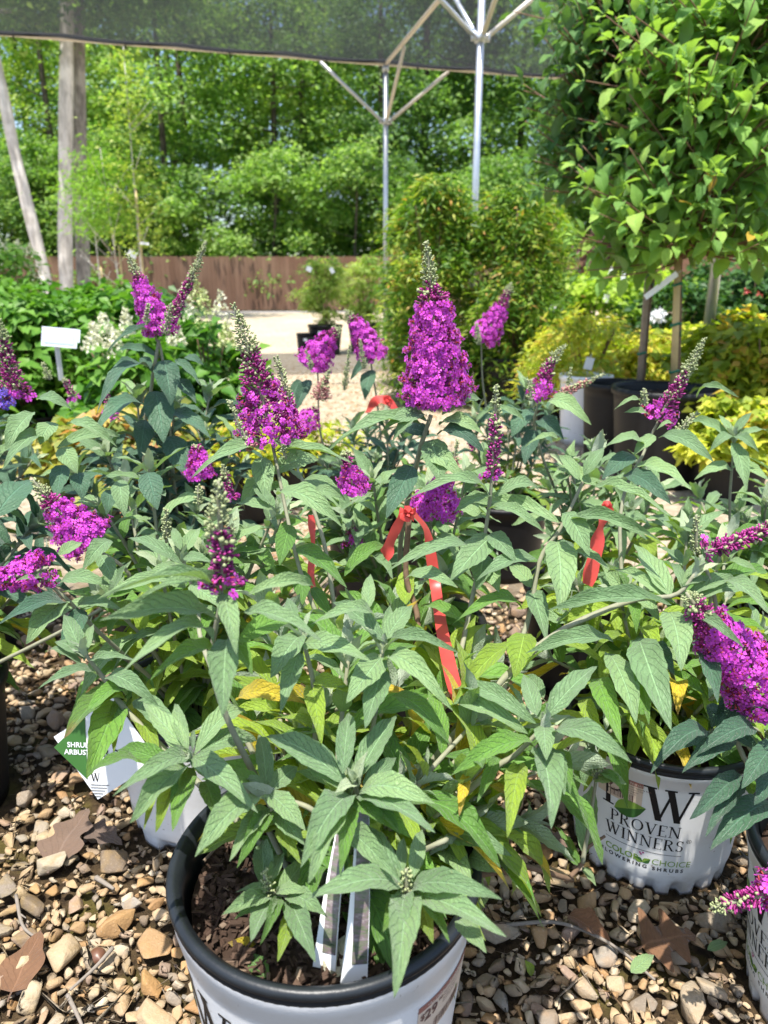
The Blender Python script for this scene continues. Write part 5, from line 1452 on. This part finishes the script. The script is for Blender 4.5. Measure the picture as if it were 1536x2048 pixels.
hs(B1, [(900, 1480, .76), (1080, 1290, .82), (1250, 1205, .84), (1350, 1190, .84), (1392, 1145, .84)], .007, a=.7); hs(B1, [(950, 1480, .80), (1050, 1260, .92), (1080, 1120, .96), (1125, 1050, .97), (1192, 905, 1.0)], .006, a=1.0)
hs(B1, [(880, 1430, .82), (950, 1170, .97), (976, 1030, .98), (984, 955, .98)], .0055, a=1.2, sz=0); hs(B1, [(1010, 1740, .70), (1040, 1730, .74), (1145, 1760, .80)], .006, .004, a=5.8, mat='woodstem', sz=0)
B1.stem(pp_([(1130, 1765, .80), (1165, 1725, .81), (1170, 1700, .82), (1210, 1672, .83)]), .0035, .002, 'woodstem'); B1.stem(pp_([(1165, 1725, .81), (1180, 1640, .82), (1195, 1540, .82)]), .0035, .002)
hs(B1, [(830, 1300, .95), (812, 1150, 1.0), (818, 1035, 1.0)], .006, .005, a=1.5, mat='woodstem', sz=0)
hs(B6, [(800, 1100, 1.25), (835, 920, 1.14), (862, 830, 1.13)], .007, .004, sz=0); hs(B7, [(290, 930, 1.58), (302, 780, 1.55), (318, 680, 1.55)], .007, .004, sz=0); hs(B7, [(330, 760, 1.56), (310, 670, 1.56)], sz=0)
hs(B3, [(215, 1280, .98), (130, 1195, .96), (75, 1150, .95)], .005, sz=0); hs(B4, [(230, 1200, 1.1), (200, 1100, 1.08), (182, 1085, 1.05)], sz=0)
hs(B2, [(1240, 1050, 1.25), (1290, 900, 1.33), (1318, 840, 1.34)], sz=0); hs(B8, [(1080, 900, 1.62), (1075, 800, 1.6)], sz=0); hs(B12, [(1460, 1050, 1.5), (1468, 880, 1.5)], sz=.06)
hs(B5, [(1480, 1500, .8), (1430, 1200, .84), (1400, 1110, .86)], sz=0); hs(B9, [(650, 900, 2.1), (635, 745, 2.05)], sz=0); hs(B9, [(760, 860, 2.15), (742, 725, 2.1)], sz=0); hs(B11, [(970, 800, 2.35), (962, 680, 2.3)], sz=.06)
hs(B5, [(1490, 1480, .80), (1510, 1410, .80)], sz=0); hs(B5, [(1545, 1740, .72), (1560, 1785, .71)], .003, sz=0)

# --- flower spikes: (bush, base, tip, depth base, depth tip, width px, open fraction, coloured fraction, bend, extras)
def fl(b, bx, by, tx, ty, Y, wpx, fb, fm, bend=0.0, Yt=None, **kw):
    p0 = at(bx, by, Y); p1 = at(tx, ty, Yt or Y)
    b.spike(p0, p1, wpx * mpp(p0), fb, fm, bend, **kw)
fl(B6, 874, 812, 851, 482, 1.12, 142, .62, .74, -.03, single=200, seed=1, fs=.0056, tipw=.20)
fl(B6, 897, 825, 913, 750, 1.10, 26, 0, 0, .06, seed=2)
fl(B1, 545, 885, 466, 610, 1.03, 146, .42, .66, -.04, single=60, seed=3, fill=.40, fs=.0054)
fl(B1, 590, 880, 552, 715, 1.05, 74, .25, .50, -.05, seed=4, fill=.35)
fl(B1, 505, 900, 458, 800, .99, 34, 0, .12, .05, seed=5, bud='kbud')
fl(B7, 318, 668, 252, 505, 1.55, 68, .62, .74, -.05, seed=6, fs=.0066)
fl(B7, 325, 660, 412, 482, 1.55, 66, .16, .60, -.06, seed=7, fs=.0064, fill=.6)
fl(B7, 293, 650, 296, 606, 1.48, 18, 0, 0, seed=8); fl(B7, 328, 668, 342, 606, 1.47, 28, 0, 0, seed=9)
fl(B10, 40, 800, -6, 630, 1.6, 96, .12, .70, .03, seed=10, fill=.35, fs=.008); fl(B10, 10, 815, -6, 762, 1.55, 40, .7, .85, 0, seed=11, flo='vfloret', fs=.008)
fl(B10, 150, 800, 128, 755, 1.9, 40, .2, .8, seed=12, fill=.4, fs=.009); fl(B10, 100, 760, 85, 725, 1.75, 22, 0, 0, seed=13); fl(B7, 222, 838, 212, 780, 2.0, 40, .3, .9, seed=14, fill=.5, fs=.009)
fl(B4, 186, 1088, 66, 958, 1.04, 108, .60, .74, .08, single=150, seed=15, fs=.0052)
fl(B3, 96, 1135, -55, 1160, .95, 86, .62, .90, .10, single=90, seed=16, fs=.0054, fill=.75)
fl(B1, 447, 1178, 436, 962, .63, 124, .14, .52, 0, seed=17, fill=.3, fs=.0056, bud='pbud', dens=1.1, tipw=.42)
fl(B9, 622, 735, 682, 655, 2.05, 72, .70, .88, .12, seed=18, fs=.007); fl(B9, 748, 722, 690, 620, 2.1, 64, .74, .84, -.10, seed=19, fs=.007)
fl(B11, 962, 682, 1022, 565, 2.3, 62, .58, .85, -.08, seed=20, fs=.007); fl(B11, 957, 690, 954, 645, 2.2, 16, 0, 0, seed=21)
fl(B9, 688, 780, 700, 690, 2.0, 14, 0, 0, seed=22); fl(B9, 624, 740, 612, 700, 1.98, 14, 0, 0, seed=23); fl(B9, 728, 738, 720, 678, 2.0, 16, 0, 0, seed=24)
fl(B8, 1080, 800, 1132, 690, 1.6, 74, .32, .70, .22, seed=25, fs=.0072, fill=.4); fl(B8, 1062, 802, 1058, 760, 1.55, 20, 0, 0, seed=26)
fl(B12, 1122, 788, 1208, 748, 1.75, 30, 0, .62, 0, seed=27, bud='kbud'); fl(B8, 1130, 800, 1142, 735, 1.8, 22, 0, .4, seed=28, bud='kbud')
fl(B1, 984, 955, 992, 772, .98, 66, .08, .62, -.02, seed=29, fill=.25, fs=.0055)
fl(B2, 1312, 842, 1410, 676, 1.33, 88, .20, .58, -.03, seed=30, fill=.28, fs=.0062); fl(B2, 1290, 812, 1287, 776, 1.30, 20, 0, 0, seed=31); fl(B2, 1356, 868, 1396, 825, 1.29, 26, 0, 0, .1, seed=32)
fl(B2, 1200, 905, 1202, 862, 1.3, 18, 0, 0, seed=33); fl(B2, 1393, 1108, 1392, 1030, 1.0, 30, 0, 0, seed=34)
fl(B5, 1408, 1105, 1570, 1040, .88, 96, .10, .9, -.05, single=10, seed=35, fill=.10, fs=.0062)
fl(B5, 1560, 1395, 1372, 1185, .80, 158, .74, .90, .06, single=210, seed=36, fs=.0058)
fl(B5, 1572, 1782, 1422, 1816, .70, 118, .30, .82, -.03, single=30, seed=37, fill=.7, fs=.0058)
fl(B6, 708, 985, 690, 902, 1.2, 66, .62, .9, -.05, seed=38, fs=.0066); fl(B6, 400, 955, 392, 890, 1.42, 62, .8, .95, 0, seed=39, fs=.007)
fl(B6, 880, 1032, 882, 955, 1.22, 90, .9, .97, 0, seed=40, fs=.0066); fl(B6, 836, 1025, 850, 985, 1.25, 60, .9, .97, 0, seed=41, fs=.0066)
fl(B7, 462, 1000, 446, 930, 1.4, 46, .2, .7, seed=42, fill=.3); fl(B3, 398, 1010, 396, 972, 1.1, 28, 0, 0, seed=43); fl(B3, 333, 1085, 332, 1018, 1.0, 26, 0, 0, seed=44)
fl(B9, 612, 850, 632, 815, 1.9, 56, .7, .95, 0, seed=45, fs=.008); fl(B8, 950, 900, 925, 850, 1.6, 40, .1, .7, seed=46, fill=.3); fl(B8, 905, 935, 915, 880, 1.4, 30, 0, .3, seed=47, bud='kbud'); fl(B6, 705, 1092, 700, 1050, 1.3, 50, .5, .9, seed=48, fs=.007, fill=.5)
fl(B1, 813, 1790, 812, 1738, .555, 40, 0, 0, seed=49); fl(B1, 535, 1786, 528, 1742, .598, 42, 0, 0, seed=50); fl(B1, 1190, 1560, 1204, 1520, .82, 34, 0, 0, .1, seed=51)
fl(B9, 640, 800, 660, 740, 1.95, 46, 0, .7, .1, seed=52, bud='kbud'); fl(B1, 572, 918, 562, 885, 1.0, 20, 0, 0, seed=53)

# --- filling shoots inside each plant
def zkind(zlo, zhi, hi='grey', ye=.06):
    def f(z, q):
        t = (z - zlo) / (zhi - zlo) + q.uniform(-.18, .18)
        if t < .10 and q.random() < ye * 2: return 'yellow'
        if t < .38: return 'lime' if q.random() < .55 else 'green'
        if t < .62: return 'green' if q.random() < .55 else hi
        return hi
    return f
def fill(b, n, r, z0, z1, kf, L=(.135, .115), gap=.042, cx=0, cy=0, el=(.0, .7), n0=.22):
    for i in range(n):
        a = b.q.uniform(0, 6.283); d = r * math.sqrt(b.q.uniform(.02, 1)); z = b.q.uniform(z0, z1) - .14 * (d / r) ** 2
        tip = b.o + Vector((cx + d * math.cos(a), cy + d * math.sin(a), z)); st = b.from_soil(a, .03)
        mid = st.lerp(tip, .5) + Vector((b.q.uniform(-.02, .02), b.q.uniform(-.02, .02), .03))
        b.shoot([st, mid, tip], gap, n0, L, W_=.228, el=el, zk=kf)
fill(B1, 20, .20, .46, .62, zkind(.40, .66), cy=.17, cx=.03)
fill(B1, 8, .13, .40, .48, zkind(.42, .60), cy=.05, cx=.05); fill(B1, 7, .12, .45, .55, zkind(.42, .60), cy=.15, cx=.19); fill(B2, 7, .17, .34, .44, zkind(.36, .50), cy=-.07)
fill(B2, 16, .22, .44, .66, zkind(.36, .66), cy=.06); fill(B3, 18, .24, .48, .70, zkind(.34, .62), cy=.05)
fill(B4, 20, .28, .50, .78, zkind(.3, .5, 'dark')); fill(B5, 10, .18, .48, .72, zkind(.3, .42, 'dark', .02), cx=.10, cy=.02)
fill(B6, 16, .22, .48, .70, zkind(.3, .52), cy=.02); fill(B7, 15, .22, .55, .80, zkind(.3, .45, 'dark')); fill(B8, 14, .22, .46, .66, zkind(.3, .5)); fill(B9, 11, .22, .45, .64, zkind(.3, .45, 'dark'))
fill(B10, 14, .26, .55, .78, zkind(.3, .45, 'dark')); fill(B11, 10, .20, .45, .68, zkind(.3, .45, 'dark')); fill(B12, 14, .22, .44, .60, zkind(.3, .5))
for b in ALL: b.finish()

# --- printing and labels on the white pots
pw_print(B1.pot, B1.rad, B1.h, -150, 1.12, .15)
sticker(B1.pot, B1.rad, -36, .236, .092, .056)
pw_print(B2.pot, B2.rad, B2.h, -116, 1.0, .124); sticker(B2.pot, B2.rad, -133, .198, .075, .046)
pw_print(B3.pot, B3.rad, B3.h, -172, 1.0, .118); pw_print(B5.pot, B5.rad, B5.h, -186, 1.0, .118)

# ================================================================ RIBBONS, TAGS, LITTER
g = G('red_flagging_tape'); o = g.pos()
c = g.mix(g.noise(60, 2, o), (.66, .060, .055), (.78, .11, .095))
M['tape'] = g.done(g.n('MixShader', {0: .45, 1: g.pbr(c, .35, None, .5), 2: g.n('BsdfTranslucent', {'Color': (.92, .16, .13, 1)}).outputs[0]}).outputs[0])
def ribbon(mb, pts, w_, seed=0, n=26):
    q = random.Random(seed)
    P = spline(pts, n); V = []; Fc = []
    for i, p in enumerate(P):
        t = i / n; T = (P[min(i + 1, n)] - P[max(i - 1, 0)]).normalized()
        view = (Vector((0, 0, H)) - p).normalized()
        s_ = T.cross(view).normalized()
        tw = .9 * math.sin(t * 4.2 + seed * 1.3) + .35 * math.sin(t * 11 + seed)
        s_ = s_ * math.cos(tw) + s_.cross(T) * math.sin(tw)
        ww = w_ * (1 + .12 * math.sin(t * 9 + seed))
        for k in (-1, 0, 1): V.append(p + s_ * ww / 2 * k + view * (.0015 if k == 0 else 0))
    for i in range(n):
        for k in range(2):
            a = i * 3 + k; Fc.append((a, a + 1, a + 4, a + 3))
    mb.add(V, Fc)
def knot(mb, p, r, seed):
    q = random.Random(seed)
    for k in range(4):
        ribbon(mb, [p + Vector((q.uniform(-1, 1), q.uniform(-1, .2), q.uniform(-1, 1))) * r for _ in range(4)], r * 1.1, seed + k, 12)
mb = MB(); knot(mb, at(818, 1026, .985), .009, 3)
ribbon(mb, pp_([(812, 1020, 1.0), (795, 1052, .99), (778, 1090, .99), (772, 1118, .99)]), .018, 0)
ribbon(mb, pp_([(828, 1026, 1.01), (852, 1060, 1.02), (862, 1110, 1.02), (872, 1180, 1.0), (884, 1260, .90), (903, 1350, .82), (922, 1420, .78), (930, 1490, .77), (915, 1560, .77)]), .018, 1, 44)
tag(mb.build('red_ribbon', M['tape']), 'long red flagging tape knotted on a cut stem and trailing down the front', 'ribbon', 'red flagging tapes')
mb = MB(); knot(mb, at(1213, 1020, 1.08), .010, 7)
ribbon(mb, pp_([(1212, 1020, 1.06), (1200, 1060, 1.05), (1190, 1110, 1.04), (1175, 1170, 1.03)]), .022, 5)
tag(mb.build('red_ribbon', M['tape']), 'short red flagging tape hanging on the right side plant', 'ribbon', 'red flagging tapes')
mb = MB(); ribbon(mb, pp_([(622, 1030, 1.12), (626, 1090, 1.1), (622, 1150, 1.08), (632, 1205, 1.05)]), .012, 2)
tag(mb.build('red_ribbon', M['tape']), 'narrow red tape half hidden among leaves left of the middle', 'ribbon', 'red flagging tapes')
mb = MB(); ribbon(mb, pp_([(735, 825, 2.0), (755, 800, 1.98), (780, 805, 1.98), (800, 835, 1.98)]), .026, 4); knot(mb, at(775, 800, 1.98), .009, 5)
tag(mb.build('red_ribbon', M['tape']), 'red tape loop on the farther plant over the gravel lane', 'ribbon', 'red flagging tapes')
# two picture tags stuck in the front pot
g = G('tag_picture'); o = g.obj()
nz = g.noise(70, 4, g.n('Mapping', {'Vector': o, 'Scale': (3, 1, .8)}).outputs[0], .7)
M['tagpic'] = g.done(g.pbr(g.ramp(nz, [(.3, (.05, .08, .04)), (.45, (.14, .15, .10)), (.55, (.17, .12, .14)), (.7, (.30, .28, .26))]), .18, None, .5))
def plant_tag(label, top, bot, w_, yaw, gi):
    t, b = Vector(top), Vector(bot); ax = (t - b); L = ax.length
    n = Vector((math.sin(yaw), -math.cos(yaw), .12))
    m_ = frame(ax, n, 1, 1, 1, b)
    mb = MB(); V = []; k = 10
    for i in range(k + 1):
        s = i / k
        ww = w_ * (1 - .55 * s)
        for y in (-.5, .5):
            for z in (0, -.0012): V.append((s * L, y * ww, z + .012 * math.sin(s * 2.4)))
    Fc = []
    for i in range(k):
        a = i * 4; Fc += [(a, a + 2, a + 6, a + 4), (a + 3, a + 1, a + 5, a + 7), (a + 1, a, a + 4, a + 5), (a + 2, a + 3, a + 7, a + 6)]
    Fc += [(0, 1, 3, 2), (k * 4, k * 4 + 2, k * 4 + 3, k * 4 + 1)]
    mb.add(V, Fc)
    r = empty('plant_tag', b, label, 'tag', 'picture tags in the front pot')
    o = mb.build('strip', M['tagwhite'], r, False); o.matrix_basis = Matrix.Translation(-b) @ m_
    mb = MB(); V = []; Fc = []
    for i in range(k + 1):
        s = .10 + .9 * i / k; ww = w_ * (1 - .55 * s)
        for y in (-.46, .16 + .3 * (i / k)): V.append((s * L, y * ww, .0008 + .012 * math.sin(s * 2.4)))
    for i in range(k): a = i * 2; Fc.append((a, a + 1, a + 3, a + 2))
    mb.add(V, Fc); mb.build('picture', M['tagpic'], o, False)
    return r
plant_tag('narrow glossy picture tag standing in the front pot, right of the two', at(722, 1600, .640), at(708, 1965, .555), .027, .25, 0)
plant_tag('narrow glossy picture tag standing in the front pot, left of the two', at(695, 1620, .655), at(648, 1938, .572), .024, -.25, 1)
# diamond tag leaning on the left pot
def poly_tag():
    c_ = [at(118, 1468, 1.01), at(186, 1604, .985), at(305, 1528, .99), at(236, 1395, 1.02)]
    o_ = (c_[0] + c_[2]) / 2
    ux = (c_[2] - c_[1]).normalized(); n = ux.cross(c_[1] - c_[0]).normalized()
    if n.y > 0: n = -n
    uy = n.cross(ux)
    if uy.z < 0: uy = -uy
    Wd, Hd = (c_[2] - c_[1]).length, (c_[1] - c_[0]).length
    r = empty('diamond_tag', o_, 'square cornered green and white plant tag standing on its corner by the left pot', 'tag')
    def surf(u, v, off): return tuple(ux * u + uy * v + n * (.0012 + off))
    mb = MB(); V = []
    for z in (-.0006, .0006):
        for (a, b) in ((-1, -1), (1, -1), (1, 1), (-1, 1)): V.append(tuple(ux * a * Wd / 2 + uy * b * Hd / 2 + n * z))
    mb.add(V, [(0, 3, 2, 1), (4, 5, 6, 7), (0, 1, 5, 4), (1, 2, 6, 5), (2, 3, 7, 6), (3, 0, 4, 7)])
    card = mb.build('card', M['tagwhite'], r, False)
    return r, card, surf, Wd, Hd
dt, card, surf, Wd, Hd = poly_tag()
# printing follows the photo: text runs level, so turn it by the card's own tilt
def rot_surf(ang):
    ca, sa = math.cos(ang), math.sin(ang)
    return lambda u, v, off: surf(u * ca - v * sa, u * sa + v * ca, off)
ANG = -math.atan2((at(305, 1528, .99) - at(186, 1604, .985)).z, (at(305, 1528, .99) - at(186, 1604, .985)).x)
d = Decal(rot_surf(ANG)); mats = [M['dgreenink'], M['ink'], M['tagwhite'], M['leafpic'] if 'leafpic' in M else simple('tag_flower_print', (.30, .08, .30), .4)]
hd = (Wd + Hd) / 2 * .707
d.mb.add([d.surf(-hd * .98, .0, .0003), d.surf(-hd * .36, -hd * .60, .0003), d.surf(-hd * .36, hd * .60, .0003)], [(0, 1, 2)], 0)
t, w_ = font_text('SHRUB', .0085, .03); d.add(t, -hd * .72, .002, 2, .0004)
t, w_ = font_text('ARBUSTO', .0085, .03); d.add(t, -hd * .78, -.010, 2, .0004)
t, w_ = font_text('R PI', .013, .02); d.add(t, -.004, -.012, 1)
t, w_ = serif_text('W', .014); d.add(t, -.026, -hd * .62, 1)
for i in range(5): d.rect(-.026, -hd * .70 - i * .0048, .004 - i * .0035, -hd * .70 - i * .0048 + .0012, 1, 0, 2)
d.mb.build('lettering', mats, card, False)
# fallen leaves and twigs
M['oak'] = leaf_mat('dry_oak_leaf', (.155, .078, .038), (.20, .125, .075), (.3, .12, .05), .06, .5, .75, .15)
M['oakd'] = leaf_mat('weathered_oak_leaf', (.115, .080, .060), (.20, .14, .11), (.2, .1, .06), .05, .5, .85, .15)
def oak_leaf(label, base, tip, wid, mat, seed, lobes=4, curl=.15, deep=.55):
    q = random.Random(seed)
    n = 34; V = []; UV = []; Fc = []
    for i in range(n + 1):
        s = i / n
        env = math.sin(math.pi * min(1, (s + .02)) ** .8) ** .7 if 0 < s < 1 else .02
        for side in (-1, -.5, 0, .5, 1):
            lob = 1 - deep * (.5 - .5 * math.cos(2 * math.pi * lobes * s + (.6 if side > 0 else 0))) if abs(side) == 1 else 1 - deep * .15
            w2 = (.04 if s < .12 else env * (lob if abs(side) == 1 else min(lob, .8)))
            y = side * .5 * w2
            V.append((s, y, curl * (4 * s * (1 - s)) * .3 + curl * (abs(y) ** 1.6) * q.uniform(.8, 1.2) + .015 * math.sin(s * 13 + seed)))
            UV.append((side / 2 + .5, s))
    for i in range(n):
        for k in range(4): a = i * 5 + k; Fc.append((a, a + 1, a + 6, a + 5))
    p = flipfix((np.array(V), np.array(Fc), np.array(UV)))
    me = mesh_np('fallen_leaf', p[0], p[1], [M[mat]], p[2])
    b, t = Vector(base), Vector(tip); L = (t - b).length
    o = link('fallen_leaf', me); o.matrix_basis = frame(t - b, (0, -.15, 1), L, wid, L, b)
    return tag(o, label, 'leaf', 'fallen leaves')
oak_leaf('long reddish brown dry leaf on the gravel at the lower left', onz(15, 2005, .022), onz(82, 1862, .030), .062, 'oak', 1, 2, .12, .3)
oak_leaf('large dull grey brown oak leaf below the diamond tag', onz(95, 1748, .02), onz(178, 1618, .035), .085, 'oakd', 2, 3, .2, .45)
oak_leaf('second dull grey brown oak leaf beside the left white pot', onz(168, 1655, .025), onz(245, 1690, .025), .050, 'oakd', 3, 3, .2, .4)
oak_leaf('rust coloured deeply lobed oak leaf in front of the printed pot', onz(1270, 1898, .022), onz(1392, 1870, .035), .105, 'oak', 4, 3, .25, .72)
oak_leaf('pinkish brown folded leaf left of the rust coloured oak leaf', onz(1125, 1828, .03), onz(1225, 1895, .02), .040, 'oak', 5, 2, .5, .3)
oak_leaf('dull brown leaf under the broken twig beside the front pot', onz(1060, 1668, .02), onz(1145, 1705, .03), .06, 'oakd', 6, 3, .3, .5)
def litter_leaf(label, base, tip, w_, kind, var=1):
    b, t = Vector(base), Vector(tip); L = (t - b).length
    o = link('fallen_leaf', leaf_mesh(kind, var)); o.matrix_basis = frame(t - b, (.1, -.3, 1), L, w_, L, b)
    return tag(o, label, 'leaf', 'fallen leaves')
litter_leaf('curled yellow leaf lying on the bark in the front pot', at(532, 1915, .60), at(455, 1885, .60), .020, 'yellow', 1)
litter_leaf('small green leaf lying inside the rim of the front pot', at(535, 1955, .565), at(497, 1912, .59), .018, 'green', 4)
litter_leaf('grey green fallen leaf on the gravel left of the rust oak leaf', onz(1262, 1945, .03), onz(1308, 1910, .035), .020, 'grey', 0)
litter_leaf('small yellow green leaf standing in the gravel right of the front pot', onz(1065, 1950, .01), onz(1050, 1920, .03), .014, 'lime', 4)
litter_leaf('slender pale green leaf on the gravel at the lower right', onz(1415, 1900, .03), onz(1455, 1884, .03), .014, 'grey', 1)
litter_leaf('pale dry cream leaf propped between the picture tags', at(660, 1962, .565), at(690, 1870, .60), .024, 'creamleaf' if 'creamleaf' in M else 'yellow', 4)
def twig(label, pts, r, mat='woodstem', side=None):
    mb = MB(); mb.tube(spline(pts, 14), r, r * .6, 6)
    for s_ in side or (): mb.tube(spline(s_, 5), r * .6, r * .3, 5)
    return tag(mb.build('twig', M[mat]), label, 'twig', 'fallen twigs')
M['greytwig'] = simple('grey_twig', (.22, .19, .16), .85, .2, var=.3, scale=90, bump=.001)
twig('thin grey twig slanting across the gravel left of the front pot', [onz(226, 1895, .035), onz(190, 1935, .03), onz(140, 1980, .03)], .0035, 'greytwig')
twig('grey twig at the bottom edge left of the front pot', [onz(135, 1990, .025), onz(150, 2020, .025), onz(168, 2060, .02)], .0035, 'greytwig')
twig('thin bent twig above the long reddish leaf', [onz(32, 1790, .03), onz(45, 1850, .03), onz(75, 1878, .028)], .003, 'greytwig', [[onz(40, 1828, .03), onz(52, 1836, .04)]])
twig('short pale stub of twig in the gravel left of the pot', [onz(192, 1755, .025), onz(228, 1778, .025)], .0045, 'greytwig')
twig('thin twig crossing beside the pinkish folded leaf', [onz(1010, 1850, .03), onz(1120, 1846, .035), onz(1225, 1890, .035), onz(1310, 1960, .03)], .0032, 'greytwig')
# acorn half buried
mb = MB(); lathe(mb, [(0.0001, 0), (.008, .001), (.0115, .006), (.0125, .012), (.011, .018), (.007, .023), (.0015, .026), (.0001, .027)], 16)
o = mb.build('acorn', simple('acorn_shell', (.13, .06, .035), .4, .5)); o.location = onz(190, 1908, .018); o.rotation_euler = (1.2, .3, .6); tag(o, 'reddish brown acorn beside the slanting twig', 'acorn')
